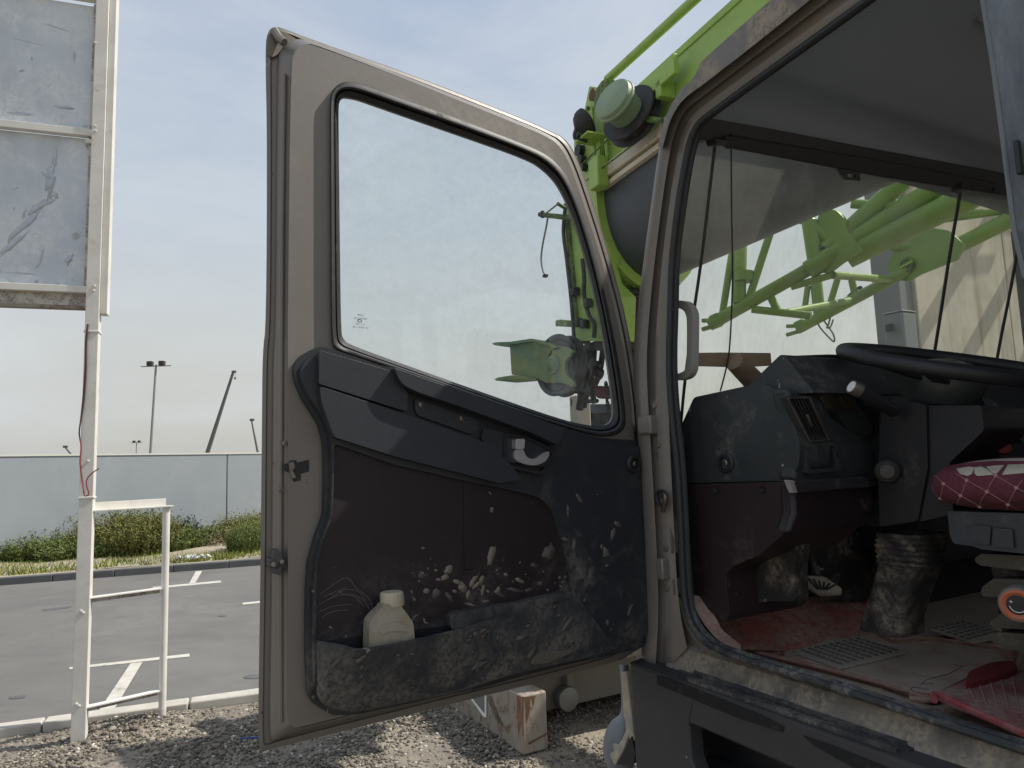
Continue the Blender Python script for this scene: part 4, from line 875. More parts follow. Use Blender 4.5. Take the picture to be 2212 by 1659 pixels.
part(MB().prism(SPN, [(1418, 1460), (1440, 1463), (1640, 1543), (1693, 1570), (1690, 1582), (1600, 1554), (1420, 1479)], 0, .003), 'grip_tape', 'tape', .001)
part(MB().prism(SPN, rnd([(1732, 1588), (1800, 1612), (2300, 1812), (2300, 1830), (1900, 1690), (1760, 1612)], 6), 0, .003), 'grip_tape', 'tape', .001)
# body below front corner: torn fender
FD = Plane(T(.10, -.02, 0), -FW, UP, -RT)
fo = [(1338, 1436), (1341, 1470), (1342, 1500), (1340, 1540), (1322, 1556), (1308, 1580), (1303, 1610), (1306, 1640), (1318, 1668)]
fi = [(1358, 1436), (1360, 1480), (1362, 1530), (1366, 1560), (1368, 1600), (1370, 1640), (1366, 1660), (1350, 1680), (1335, 1690)]
rows = [[FD.hit(u, v, d) for u, v in fo] for d in (-.12, -.02)]
mid = [((a[0]+b[0])/2, (a[1]+b[1])/2) for a, b in zip(fo, fi)]
rows = [[FD.hit(u, v, -.14) for u, v in fo], [FD.hit(u+2, v, -.03) for u, v in fo], [FD.hit(u, v, .02) for u, v in mid], [FD.hit(u, v, -.02) for u, v in fi], [FD.hit(u, v, -.12) for u, v in fi]]
part(MB().loft([smooth3(r, 4) for r in rows], False), 'torn_fender', 'fender', sharp=180)
part(MB().prism(FD, [(1340, 1452), (1352, 1450), (1358, 1500), (1366, 1560), (1370, 1600), (1362, 1610), (1358, 1590), (1352, 1596), (1350, 1560), (1346, 1540), (1344, 1500)], .0, .024), 'torn_edge', 'torn', .003)
part(MB().prism(FD, [(1352, 1576), (1360, 1583), (1352, 1606), (1345, 1625), (1334, 1642), (1328, 1655), (1318, 1636), (1316, 1628), (1326, 1622), (1322, 1606), (1334, 1610), (1344, 1596)], .015, .026), 'torn_edge', 'torn', .003)
part(MB().prism(FD, [(1363, 1591), (1368, 1612), (1372, 1630), (1369, 1650), (1352, 1654), (1333, 1651), (1342, 1636), (1352, 1616)], .018, .03), 'tear_gap', 'dash_dark', .001)

# ---- outer shell: roof, rear wall, far side, floor
def slab(name, pts, m_, th=.03, up=None):
    mb = MB(); n = (pts[1]-pts[0]).cross(pts[2]-pts[0]).normalized(); k = len(pts)
    mb.loft([pts, [p+n*th for p in pts]], True, True, True); return part(mb, name, m_)
ZR = lambda r: 2.955+.03*sin(min(1, max(0, r/2.45))*pi)
# headliner as a lofted vault: r across, f along, with a shaped cove toward the windscreen
rows = []
fs_ = [-.215, -.235, -.26, -.29, -.33, -.40, -.44, -.48, -.8, -1.4, -2.0]
dz_ = [-.155, -.14, -.115, -.09, -.07, -.052, -.050, -.018, .012, .012, .012]
for f, dz in zip(fs_, dz_):
    row = []
    for k in range(25):
        r = .03+2.4*k/24; row.append(T(f, r, ZR(r)-.03+dz-.14*max(0, (.2-r)/.2)**1.7))
    rows.append(row)
hl = part(MB().loft(rows, False), 'headliner', 'headliner', sharp=180, fix=False)
rows = []
for f, dz in ((-.215, -.17), (-.23, -.12), (-.30, -.06), (-.45, -.01), (-1.2, .02), (-2.1, .02)):
    rows.append([T(f, .03+2.45*(k/20)**1.4, ZR(.03+2.45*(k/20)**1.4)+dz-.10*max(0, (.18-(.03+2.45*(k/20)**1.4))/.15)**1.5) for k in range(21)])
part(MB().loft(rows, False), 'roof', 'paint', sharp=60, fix=False)
part(MB().box(T(-.85, .72, 2.955), FW*.10, RT*.13, UP*.012), 'roof_lamp', mat('lamp_lens', (.32, .32, .31), .3), .02)
part(MB().prism(PR(0), [(0, 0)]*0 or [(.93, 2.70), (2.05, 2.70), (2.05, 1.0), (.93, 1.0)], -.05, 0, local=True) if False else MB().box(T(-1.72, .03, 2.05), FW*.33, RT*.03, UP*.9), 'rear_side_panel', 'paint', .01)
part(MB().box(T(-2.05, 1.23, 1.6), FW*.03, RT*1.22, UP*.36), 'rear_wall', 'dash_dark')
part(MB().box(T(-1.0, 2.45, 2.03), FW*1.05, RT*.03, UP*.85), 'far_door', 'dash_dark')
part(MB().box(T(-1.75, 2.45, 2.5), FW*.3, RT*.03, UP*.6), 'far_rear_pillar', 'dash_dark')
part(MB().box(T(-1.02, 1.25, 1.235), FW*1.0, RT*1.18, UP*.03), 'floor_pan', 'dust_floor')
part(MB().box(T(-1.05, 1.3, .95), FW*1.0, RT*1.1, UP*.22), 'chassis', 'dash_dark')
for f in (.9, -1.5):
    pass
# firewall below windscreen, outer front
part(MB().box(T(.13, 1.28, 1.52), FW*.03, RT*1.18, UP*.40), 'front_panel', 'paint', .02)

# ---- windscreen, header, visor roller, cords, grab handle
WSN = Plane(T(0, 0, 0), RT, UP*.95-FW*.30)
def PW(d): return Plane(T(.02, 0, 1.9)+WSN.n*d*(1 if WSN.n.dot(FW) < 0 else -1), RT, UP*.95-FW*.30, WSN.n if WSN.n.dot(FW) < 0 else -WSN.n)
WSF = 0; WS = PW(0)
def zr_at(u): return None
gl = [(1440, 960), (1455, 647), (1489, 394), (1511, 296), (1570, 300), (1860, 352), (2110, 402), (2330, 440), (2330, 960)]
part(MB().prism(WS, gl, -.003, .003), 'windscreen', 'screen_glass')
# header panel, dark
hd_ = [(1484, 300), (1506, 262), (1540, 256), (1700, 284), (1860, 316), (2120, 364), (2340, 404), (2340, 446), (2096, 412), (1860, 366), (1700, 338), (1570, 317), (1566, 306), (1511, 303)]
part(MB().prism(PW(.02), hd_, -.0, .015), 'windscreen_header', 'dash_dark', .004)
vb = PW(.06)
part(MB().tube([vb.hit(1574, 306, .0), vb.hit(1860, 352, .0), vb.hit(2140, 404, 0)], .020, 12), 'blind_roller', 'dash_dark')
part(MB().prism(PW(.085), [(1569, 292), (1906, 347), (2142, 394), (2142, 418), (1906, 382), (1569, 317)], -.01, .004), 'blind_cover', mat('blind_brown', (.022, .021, .022), .7), .003)
part(MB().prism(PW(.085), rnd([(1546, 300), (1570, 304), (1569, 316), (1549, 314)], 3), -.03, .008), 'blind_bracket', 'dash_dark', .003)
part(MB().prism(PW(.09), rnd([(1812, 364), (1858, 372), (1859, 391), (1830, 389)], 3), -.006, .006, holes=[rnd([(1830, 375), (1848, 378), (1849, 384), (1832, 382)], 2)]), 'blind_clip', 'dash_dark', .002)
part(MB().box(PW(.09).hit(2074, 406), RT*.022, FW*.02, UP*.012), 'blind_bracket', 'dash_dark', .004)
W2 = PW(.05)
for i, (pth, r) in enumerate((([(1546, 300), (1540, 350), (1515, 560), (1498, 680), (1480, 820), (1470, 925)], .0045), ([(1579, 285), (1580, 420), (1582, 560), (1582, 620), (1578, 720), (1572, 780), (1556, 845)], .0024), ([(2075, 412), (2050, 560), (2030, 690), (2018, 765)], .006), ([(2202, 520), (2180, 640), (2164, 720), (2152, 785)], .006))):
    part(MB().tube(smooth3([W2.hit(u, v) for u, v in pth], 5), r, 6), 'blind_cord', 'blackmetal')
part(MB().prism(PR(.10), chaikin([(1447, 650), (1470, 648), (1486, 654), (1497, 674), (1497, 700), (1496, 780), (1495, 800), (1486, 816), (1466, 822), (1447, 820), (1447, 808), (1462, 808), (1478, 802), (1483, 790), (1484, 700), (1482, 678), (1472, 666), (1447, 664)], True, 2), -.012, .012), 'grab_handle', 'glove', .005)
# paper strip and rolled card standing on the dash against the glass
CB = PW(.03)
o = CB.hit(1580, 790); tag(MB().prism(CB, [(1496, 763), (1560, 762), (1665, 763), (1667, 790), (1600, 794), (1499, 791)], -.004, .003).build('card_strip', M['cardboard'], root=o), 'brown cardboard strip standing against the foot of the windscreen', 'cardboard')
o = CB.hit(1630, 800, .03); tag(MB().cyl(CB.hit(1586, 780, .03), CB.hit(1640, 835, .03), .03, .035).build('card_tube', mat('kraft_tube', (.36, .27, .18), .9, var=(.25, .18, .12), vscale=14), root=o), 'rolled brown card tube leaning behind the dashboard hood', 'cardboard')

# ---- dashboard
dsh = bpy.data.objects.new('dashboard', None); COL.objects.link(dsh); dsh.parent = cab
def dp(mb, name, m_, bevel=0, **k): return mb.build(name, M[m_] if isinstance(m_, str) else m_, dsh, bevel=bevel, **k)
RL = .11                                      # left end face of the dash
LP = PR(RL)
fold = Tf(LP.hit(1712, 1040))[0]              # where the end face turns to the rear face
RP_ = PF(fold)
# upper end block
up_l = [(1470, 922), (1499, 858), (1560, 845), (1615, 833), (1641, 829), (1690, 846), (1710, 900), (1728, 960), (1726, 1000), (1712, 1036), (1481, 1044)]
dp(MB().prism(LP, rnd(up_l, 7), -.11, 0), 'end_block', 'dash', .012)
hood = [(1615, 834), (1685, 767), (1694, 766), (1720, 800), (1760, 848), (1700, 852), (1641, 832)]
dp(MB().prism(PR(RL+.03), rnd(hood, 4), -.35, 0), 'dash_hood', 'dash', .008)
dp(MB().prism(PF(-.36), [(1694, 768), (1794, 764), (1900, 768), (2350, 800), (2350, 900), (1900, 872), (1770, 850), (1735, 812)], -.04, 0), 'dash_top', 'dash_dark', .012)
# rear-facing vent face, in perspective on the rear plane
rf = [(1641, 830), (1700, 834), (1767, 846), (1784, 862), (1840, 880), (1868, 902), (1892, 968), (1897, 1032), (1712, 1038), (1722, 1000), (1727, 955), (1700, 900)]
VP_ = PF(fold-.012)
dp(MB().prism(VP_, [(1700, 838), (1767, 848), (1800, 900), (1850, 935), (1890, 968), (1898, 1032), (1716, 1038), (1720, 1000), (1722, 960)], -.05, 0), 'vent_face', 'dash', .01)
VF = PF(fold-.03)
ve = [(1705, 861), (1748, 860), (1790, 948), (1752, 953)]
dp(MB().prism(VF, rnd([(1698, 855), (1752, 855), (1797, 952), (1748, 960)], 4), -.02, .0, holes=[rnd(ve, 2)]), 'vent_frame', 'dash', .003)
vf = dp(MB().prism(VF, rnd([(1703, 859), (1750, 858), (1793, 950), (1750, 955)], 3), -.0, .004, holes=[rnd(ve, 2)]), 'vent_trim', 'steel', .0012)
dp(MB().prism(VF, ve, -.03, -.018), 'vent_back', 'blackmetal')
for k in range(6):
    t = (k+.5)/6; a = (1705+43*t, 861-1*t); b = (1752+38*t, 953-5*t); w_ = 1.6
    dp(MB().prism(VF, [(a[0]-w_, a[1]), (a[0]+w_, a[1]), (b[0]+w_, b[1]), (b[0]-w_, b[1])], -.016, -.003), 'vent_slat', 'dash_dark', .001)
dp(MB().prism(VF, [(1743, 895), (1747, 895), (1757, 920), (1753, 921)], -.003, .005), 'vent_tab', 'steel', .001)
dp(MB().prism(VF, rnd([(1738, 958), (1809, 955), (1820, 1017), (1744, 1024)], 5), -.02, -.002, holes=[rnd([(1747, 965), (1804, 962), (1812, 1010), (1751, 1015)], 5)]), 'switch_blank_frame', 'dash', .003)
dp(MB().prism(VF, [(1745, 963), (1806, 960), (1814, 1013), (1749, 1018)], -.03, -.014), 'switch_blank', 'dash_dark')
dp(MB().prism(PF(fold+.04), [(1767, 840), (1838, 843), (1868, 895), (1862, 940), (1800, 925), (1780, 880)], -.02, 0), 'open_bay', mat('worn_bay', (.13, .12, .09), .8, var=(.06, .055, .045), vscale=12, dust=(.25, .22, .16), dscale=10, dlo=.45, dhi=.6), .006)
dp(MB().prism(PF(fold-.005), rnd([(1806, 886), (1866, 890), (1886, 925), (1880, 940), (1834, 936)], 6), -.03, 0), 'bay_lip', 'dash', .005)
# lock plug on the end block, screws
c = LP.hit(1569, 1000, .0)
lk = dp(MB().revolve(c, -RT, [(.026, -.01), (.028, .004), (.024, .008), (.018, .008), (.016, -.008), (0, -.008)], 28), 'lock_plug', 'dash_dark')
dp(MB().revolve(c, -RT, [(.009, -.008), (.009, .006), (.005, .008), (.004, 0), (0, 0)], 16), 'lock_plug', 'steel')
# lower maroon panels
ml_ = [(1481, 1046), (1712, 1040), (1722, 1066), (1714, 1110), (1694, 1152), (1640, 1200), (1585, 1222), (1568, 1240), (1570, 1275), (1576, 1330), (1566, 1344), (1545, 1330), (1497, 1288), (1490, 1180)]
MLP = PR(RL-.004)
dp(MB().prism(MLP, rnd(ml_, 8), -.3, 0), 'lower_end_panel', mat('maroon_end', (.026, .015, .018), .5, grain=420, dust=(.14, .12, .11), dscale=6, dlo=.5, dhi=.72, fleck=(.35, .3, .27), fscale=30, flo=.72, dz=(1.4, 1.75)), .01)
dp(MB().prism(PF(fold-.02), [(1712, 1042), (1905, 1030), (1904, 1052), (1878, 1131), (1830, 1145), (1702, 1152), (1716, 1108)], -.04, 0), 'lower_rear_panel', mat('maroon_shaded', (.016, .009, .011), .5, grain=420, dust=(.11, .1, .09), dscale=8, dlo=.55, dhi=.75), .012)  # rear face in a darker maroon, its shade put into the colour
dp(MB().prism(PF(fold-.04), [(1714, 1037), (1903, 1029), (1905, 1046), (1896, 1053), (1722, 1065)], -.03, 0), 'gloss_band', 'gloss_strip', .004)
dp(MB().prism(PF(fold-.045), rnd([(1704, 1037), (1713, 1037), (1723, 1064), (1715, 1065)], 1), -.01, .004), 'chrome_clip', 'chrome', .001)
for u, v in ((1549, 1058), (1647, 1056)):
    dp(MB().revolve(MLP.hit(u, v, .0), -RT, [(.009, -.002), (.010, .004), (.006, .004), (.004, .001), (0, .001)], 16), 'screw', 'dash_dark')
# grimy underside with carpet
dp(MB().prism(PR(.22), rnd([(1566, 1240), (1600, 1215), (1680, 1170), (1712, 1156), (1724, 1180), (1716, 1230), (1720, 1298), (1640, 1300), (1575, 1338)], 8), -.05, 0), 'kick_carpet', 'grimy', .02)
dp(MB().prism(PF(-.08), rnd([(1756, 1180), (1780, 1158), (1888, 1146), (1896, 1204), (1888, 1260), (1872, 1302), (1820, 1296), (1762, 1286), (1752, 1240)], 8), -.04, 0), 'toe_board', 'grimy', .01)
dp(MB().box(T(.06, 1.2, 1.6), FW*.05, RT*1.1, UP*.36), 'firewall', 'dash_dark')
# steering column cover
cx_ = PR(.42)
dp(MB().prism(PF(-.47), rnd([(1903, 874), (1921, 858), (2005, 872), (2119, 874), (2122, 930), (2040, 1010), (2008, 1020), (1986, 1128), (1900, 1138), (1905, 1080), (1898, 1000), (1896, 960)], 8), -.2, 0), 'column_cover', 'dash_dark', .02)
dp(MB().prism(PR(.36), rnd([(1903, 880), (1926, 860), (2000, 874), (2004, 1010), (1982, 1126), (1900, 1138), (1896, 1020)], 8), -.1, 0), 'column_side', mat('column_plastic', (.012, .013, .016), .5, dust=(.12, .11, .1), dscale=7, dlo=.58, dhi=.8), .015)
dp(MB().prism(PR(.37), rnd([(2004, 876), (2120, 876), (2126, 930), (2050, 1000), (2060, 1110), (1984, 1128), (2004, 1010)], 8), -.2, 0), 'column_rear', 'dash_dark', .015)
dp(MB().prism(PF(-.5), [(1904, 1078), (2000, 1094), (2000, 1099), (1906, 1082)], -.01, .004), 'column_seam', 'blackmetal')
# wiper/turn stalk
sp = PR(.33)
stalk = dp(MB().tube([sp.hit(1841, 836, .14), sp.hit(1860, 846, .12), sp.hit(1932, 888, .0)], [.0165, .0175, .016], 20), 'stalk', 'dash_dark', .002)
a_ = sp.hit(1841, 836, .14); b_ = sp.hit(1860, 846, .12); ax = (a_-b_).normalized()
dp(MB().revolve(a_, ax, [(0, .004), (.013, .004), (.014, .001), (.014, -.002)], 24), 'stalk_cap', 'white_print')
dp(MB().revolve(a_, ax, [(.0135, .0), (.0165, .003), (.018, -.006), (.018, -.02)], 24), 'stalk_ring', 'steel')
# dome knob left of the column
kc = PR(.34).hit(1917, 1018)
dp(MB().revolve(kc, (-RT*.8-FW*.5).normalized(), [(0, .03), (.016, .028), (.026, .015), (.030, -.005), (.028, -.04), (0, -.04)], 18), 'round_knob', mat('knob_grey', (.05, .048, .044), .6), sharp=20)
# bellows boot and lower column
rows = []; bp = PR(.45)
for i, (v, hw, cxx) in enumerate([(1150, 70, 1970), (1154, 75, 1969), (1161, 70, 1968), (1166, 76, 1968), (1173, 70, 1967), (1178, 76, 1967), (1185, 69, 1966), (1190, 74, 1966), (1197, 68, 1966), (1203, 72, 1966), (1209, 66, 1965), (1215, 70, 1966), (1221, 62, 1968)]):
    c = bp.hit(cxx, v); k = hw/1535*c.y*1.0
    rows.append([c+FW*(-k*.9*(abs(cos(a))**.6)*(1 if cos(a) > 0 else -1))*.9+RT*(k*.8*(abs(sin(a))**.6)*(1 if sin(a) > 0 else -1)) for a in [2*pi*j/28 for j in range(28)]])
dp(MB().loft(rows, True), 'bellows', 'grimy', sharp=25)
rows = []
for v, u, k in ((1216, 1966, 66), (1270, 1950, 62), (1330, 1930, 62), (1362, 1926, 66)):
    c = bp.hit(u, v); k = k/1535*c.y
    rows.append([c+FW*(-k*.9*(abs(cos(a))**.5)*(1 if cos(a) > 0 else -1))*.85+RT*(k*.8*(abs(sin(a))**.5)*(1 if sin(a) > 0 else -1)) for a in [2*pi*j/20 for j in range(20)]])
dp(MB().loft(rows, True, True, True), 'column_foot', 'grimy', sharp=40)
# clutch pedal
pq = T(-.2, .45, 0)
PDn = Plane(PF(-.24).hit(1775, 1262), -FW*.8+RT*.5, FW*.3+RT*.35+UP*.45)
pd_ = dp(MB().prism(PDn, rnd([(1734, 1256), (1746, 1246), (1784, 1245), (1818, 1268), (1814, 1277), (1766, 1283), (1738, 1268)], 5), -.012, 0), 'pedal_pad', 'torn', .004)
for k in range(6):
    t = k/5; u = 1745+56*t; 
    dp(MB().prism(PDn, [(u, 1250+16*t*.6), (u+4, 1250+16*t*.6), (1772+20*t-6, 1272), (1768+20*t-6, 1272)], 0, .005), 'pedal_rib', 'grimy')
dp(MB().tube([PDn.hit(1772, 1255, -.01), PDn.hit(1750, 1200, -.06), PDn.hit(1740, 1140, -.1)], .008, 8), 'pedal_arm', 'grimy')
# ---- steering wheel
stw = bpy.data.objects.new('steering_wheel', None); COL.objects.link(stw); stw.parent = cab
WC = PR(.50).hit(2052, 786); wn = (UP*.93-FW*.29-RT*.02).normalized(); wa = wn.cross(FW).normalized(); wb_ = wn.cross(wa)
WR = .245
WC = WC
rim = [WC+wa*(WR*cos(a))+wb_*(WR*sin(a)) for a in [2*pi*k/72 for k in range(72)]]
MB().tube(rim, .0185, 16, closed=True).build('rim', M['dash_dark'], stw)
MB().revolve(WC-wn*.035, wn, [(0, .045), (.03, .044), (.06, .036), (.085, .018), (.09, 0), (.08, -.04), (.05, -.10), (0, -.1)], 36).build('hub', mat('hub_plastic', (.06, .065, .068), .4), stw)
MB().revolve(WC-wn*.035, wn, [(0, .0475), (.012, .047), (.014, .045)], 20).build('hub_emblem', M['steel'], stw)
for a in (radians(20), radians(160), radians(200), radians(-20)):
    MB().beam(WC-wn*.04+(wa*cos(a)+wb_*sin(a))*.07, WC-wn*.006+(wa*cos(a)+wb_*sin(a))*(WR-.008), .042, .016, up=wn).build('spoke', M['dash_dark'], stw, bevel=.005)
MB().cyl(WC-wn*.05, WC-wn*.30, .05, .065, 20).build('column_shaft', M['dash_dark'], stw)
# ---- right side interior bulk (instrument pod etc.)
dp(MB().box(T(-.12, 1.35, 1.75), FW*.2, RT*.45, UP*.26), 'centre_dash', 'dash_dark', .04)
for i in range(3):
    dp(MB().prism(PF(-.33), [(2150, 838+9*i), (2212, 842+9*i), (2260, 846+9*i), (2260, 849+9*i), (2212, 845+9*i), (2150, 841+9*i)], -.01, .004), 'air_slot', 'dash', .001)
dp(MB().prism(PF(-.45), rnd([(2120, 858), (2138, 862), (2212, 905), (2212, 960), (2190, 930), (2130, 880)], 4), -.03, 0), 'pod_edge', 'dash', .006)
rk = PR(.55).hit(2166, 967)
dp(MB().revolve(rk, (-RT*.7-FW*.6).normalized(), [(0, .014), (.014, .013), (.018, .004), (.017, -.004), (.006, -.01), (.006, -.04), (0, -.04)], 20), 'red_knob', 'red')

# ---- driver seat
seat = thing('driver_seat', 'driver seat with quilted maroon cover torn open to cream foam', 'seat', T(-1.0, .5, 1.26))
sfz = Tf(PR(.30).hit(2003, 1050)); zt, zb2 = PR(.28).hit(2150, 994).z, PR(.28).hit(2100, 1108).z
f1 = sfz[0]; seatc = []
def sqz(n_, m__):
    rows = []
    fc, rc_, hf, hr, hz = f1-.27, .26+.29, .295, .29, (zt-zb2)/2+.004; zc = (zt+zb2)/2
    sp_ = lambda x, e_: (abs(x)**e_)*(1 if x >= 0 else -1)
    for i in range(n_+1):
        ph = -pi/2+pi*i/n_; row = []
        for j in range(m__):
            th = 2*pi*j/m__
            row.append(T(fc+hf*sp_(cos(th), .42)*sp_(cos(ph), .42), rc_+hr*sp_(sin(th), .42)*sp_(cos(ph), .42), zc+hz*sp_(sin(ph), .8)))
        rows.append(row)
    return rows
cush = MB().loft(sqz(24, 96), True)
from mathutils.bvhtree import BVHTree
bv = BVHTree.FromPolygons([tuple(p) for p in cush.v], cush.f)
cush.build('cushion', M['maroon_cloth'], seat, sharp=180)
cz = lambda u, v: (1865.3+.2645*u, 932.6+.2645*v)
def drape(u, v, off=.001, raw=False):
    for k in range(40):                                   # slide inward until the trace meets the cushion
        r = ray(u, v); h = bv.ray_cast(EYEP, r.normalized())
        if h[0] is not None: return h[0]-r.normalized()*off
        v += 1 if v < 1050 else -1; u += .5
    return SSP.hit(u, v)
SSP = PR(.272)
def dens(p, n=8):
    q = []
    for a, b in zip(p, p[1:]): q += [(a[0]+(b[0]-a[0])*k/n, a[1]+(b[1]-a[1])*k/n) for k in range(n)]
    return q+[p[-1]]
for pth in ([(560, 330), (655, 425), (795, 522), (950, 610), (1010, 650)], [(750, 335), (845, 397), (1010, 490), (1182, 593), (1300, 655)], [(1000, 310), (1080, 357), (1250, 458), (1330, 500)], [(530, 470), (580, 510), (625, 550), (635, 600)],
            [(655, 425), (640, 490), (625, 550)], [(845, 397), (820, 460), (795, 522), (765, 580), (770, 620)], [(1080, 357), (1035, 430), (1010, 490), (960, 560), (950, 610), (945, 650)], [(1300, 390), (1250, 458), (1210, 530), (1182, 593), (1170, 650)]):
    MB().tube([drape(*cz(u, v)) for u, v in dens(pth)], .0007, 5).build('stitching', M['thread'], seat)
for u, v in ((655, 425), (795, 522), (950, 610), (845, 397), (1010, 490), (1182, 593), (1080, 357), (1250, 458), (625, 550)):
    MB().revolve(drape(*cz(u, v)), -RT, [(.004, -.001), (.004, .002), (0, .003)], 8).build('tuft_button', M['thread'], seat)
def patch(top, bot, n=10, off=.002, nm='torn_foam'):
    rows = [[drape(*cz(a[0]+(b[0]-a[0])*k/n, a[1]+(b[1]-a[1])*k/n), off) for a, b in zip(dens(top, 5), dens(bot, 5))] for k in range(n+1)]
    MB().loft(rows, False).build(nm, M['cream_cloth'], seat, sharp=180)
patch([(755, 300), (860, 285), (905, 290)], [(790, 345), (850, 362), (885, 345)])
patch([(905, 290), (960, 283), (1010, 305)], [(905, 340), (930, 362), (1060, 350)])
patch([(1000, 285), (1080, 275), (1150, 272)], [(1050, 335), (1085, 345), (1100, 330)])
patch([(1180, 268), (1311, 264), (1500, 264)], [(1130, 352), (1300, 338), (1500, 335)])
patch([(780, 258), (860, 238), (980, 220), (1150, 214), (1311, 216), (1500, 216)], [(790, 268), (900, 252), (1000, 246), (1150, 243), (1311, 246), (1500, 246)])
MB().tube([drape(*cz(u, v), .002) for u, v in dens([(640, 300), (780, 272), (900, 258), (1060, 248), (1311, 250), (1500, 250)])], .003, 6).build('piping', M['maroon_cloth'], seat)
SBM = mat('seat_base_plastic', (.035, .042, .05), .45, dust=(.16, .15, .14), dscale=9, dlo=.5, dhi=.75)
MB().prism(PR(.31), rnd([(2046, 1104), (2330, 1112), (2330, 1210), (2212, 1196), (2120, 1187), (2103, 1180), (2060, 1174), (2052, 1158)], 5), -.42, 0).build('seat_base', SBM, seat, bevel=.008)
MB().prism(PR(.31), rnd([(2096, 1134), (2140, 1137), (2137, 1178), (2100, 1172)], 3), 0, .006).build('base_rib', SBM, seat, bevel=.002)
MB().prism(PR(.31), rnd([(2146, 1140), (2186, 1143), (2190, 1184), (2142, 1180)], 3), 0, .007).build('base_rib', SBM, seat, bevel=.002)
SQ = PR(.34); SUSP = mat('worn_olive_steel', (.06, .053, .04), .6, dust=(.15, .13, .1), dscale=14, dlo=.5, dhi=.7)
for pts_, nm_ in (([(2106, 1206), (2119, 1196), (2330, 1206), (2330, 1246), (2119, 1222), (2107, 1214)], 'suspension_plate'), ([(2119, 1278), (2122, 1268), (2146, 1250), (2330, 1258), (2330, 1300), (2122, 1288)], 'suspension_plate'),
                  ([(2136, 1346), (2166, 1322), (2330, 1330), (2330, 1366), (2150, 1356)], 'suspension_plate'), ([(2140, 1376), (2160, 1366), (2330, 1376), (2330, 1410), (2170, 1404), (2148, 1394)], 'suspension_plate')):
    MB().prism(SQ, rnd(pts_, 1.5), -.34, 0).build(nm_, SUSP, seat, bevel=.003)
MB().prism(PR(.40), [(2135, 1215), (2330, 1225), (2330, 1380), (2160, 1370)], -.2, 0).build('suspension_boot', M['grimy'], seat, bevel=.01)
MB().box(T(f1-.40, .54, zb2-.19), FW*.16, RT*.17, UP*.055).build('suspension', M['dash_dark'], seat, bevel=.01)
MB().box(T(f1-.38, .54, 1.33), FW*.16, RT*.17, UP*.05).build('foot', M['dash_dark'], seat, bevel=.01)
kc = PR(.30).hit(2201, 1305, .0); kx = (-RT*.95-FW*.3).normalized()
MB().revolve(kc, kx, [(.036, -.03), (.037, 0), (.034, .012), (.030, .014)], 30).build('knob_skirt', M['cream_grey'], seat)
MB().revolve(kc, kx, [(.031, .0), (.031, .016), (.026, .018), (.020, .014), (.0195, .006)], 30).build('knob_ring', M['orange'], seat)
MB().revolve(kc, kx, [(.020, .006), (.020, .012), (0, .013)], 30).build('knob_face', M['dash_dark'], seat)
ka = kx.cross(UP).normalized(); kb = kx.cross(ka)
if kb.z < 0: kb = -kb
if ka.dot(FW) > 0: ka = -ka
MB().tube([kc+kx*.0135+ka*(.0145*cos(a))+kb*(.0145*sin(a)) for a in [radians(x) for x in range(190, 330, 10)]], .0009, 5).build('knob_print', M['white_print'], seat)
for d_ in (ka, kb): MB().box(kc+kx*.0135-ka*.011+kb*.006, d_*.003, (kb if d_ is ka else ka)*.0006, kx*.0004).build('knob_print', M['white_print'], seat)
MB().box(T(f1-.52, .54, zt+.30), FW*.05, RT*.24, UP*.36).build('backrest', M['maroon_cloth'], seat, bevel=.04)

# ---- floor mats
FLZ = 1.292
fm = [(1499, 1287), (1530, 1300), (1556, 1340), (1600, 1330), (1640, 1316), (1705, 1300), (1754, 1288), (1871, 1303), (2300, 1330), (2300, 1645), (2150, 1572), (2021, 1512), (1900, 1470), (1760, 1444), (1630, 1408), (1570, 1380), (1520, 1340)]
part(MB().box(T(-.98, 1.24, FLZ-.019), FW*.98, RT*1.18, UP*.005), 'floor_cover', 'dust_floor')
rm = [(1563, 1368), (1568, 1356), (1600, 1345), (1660, 1334), (1754, 1330), (1800, 1330), (1871, 1333), (1863, 1350), (1924, 1384), (1990, 1378), (2120, 1392), (2200, 1400), (2200, 1440), (2060, 1492), (2012, 1512), (1900, 1474), (1760, 1438), (1640, 1410), (1595, 1396)]
o = atZ(1750, 1370, FLZ); rmt = thing('floor_mat', 'dusty red loop floor mat with pink binding inside the door sill', 'floor mat', o)
# undulating sheet
P5 = PZ(FLZ); rmr = rnd(rm, 12, 5)
MB().prism(P5, rmr, -.010, 0).build('pile', M['red_mat'], rmt, bevel=.003)
MB().tube([P5.hit(u, v, .002) for u, v in rmr], .006, 8, closed=True).build('binding', M['red_edge'], rmt)
# dust layer lying on the right of the mat is a worn-through sheet
MB().prism(P5, rnd([(1700, 1402), (1790, 1362), (1880, 1366), (1930, 1392), (2010, 1384), (2150, 1404), (2180, 1434), (2090, 1462), (2022, 1496), (1960, 1488), (1860, 1456), (1760, 1430), (1690, 1416)], 10), .0, .004).build('dust_cake', M['dust_floor'], rmt, bevel=.0015)
mb = MB(); mb.tube(smooth3([P5.hit(u, v, .004) for u, v in ((2015, 1476), (1990, 1478), (2003, 1468), (2050, 1456), (2080, 1440), (2060, 1436))], 1), .0012, 5); mb.build('crack', M['grimy'], rmt)
mb = MB(); mb.tube(smooth3([P5.hit(u, v, .004) for u, v in ((1940, 1492), (1962, 1496), (1972, 1484), (2006, 1490))], 1), .0012, 5); mb.build('crack', M['grimy'], rmt)
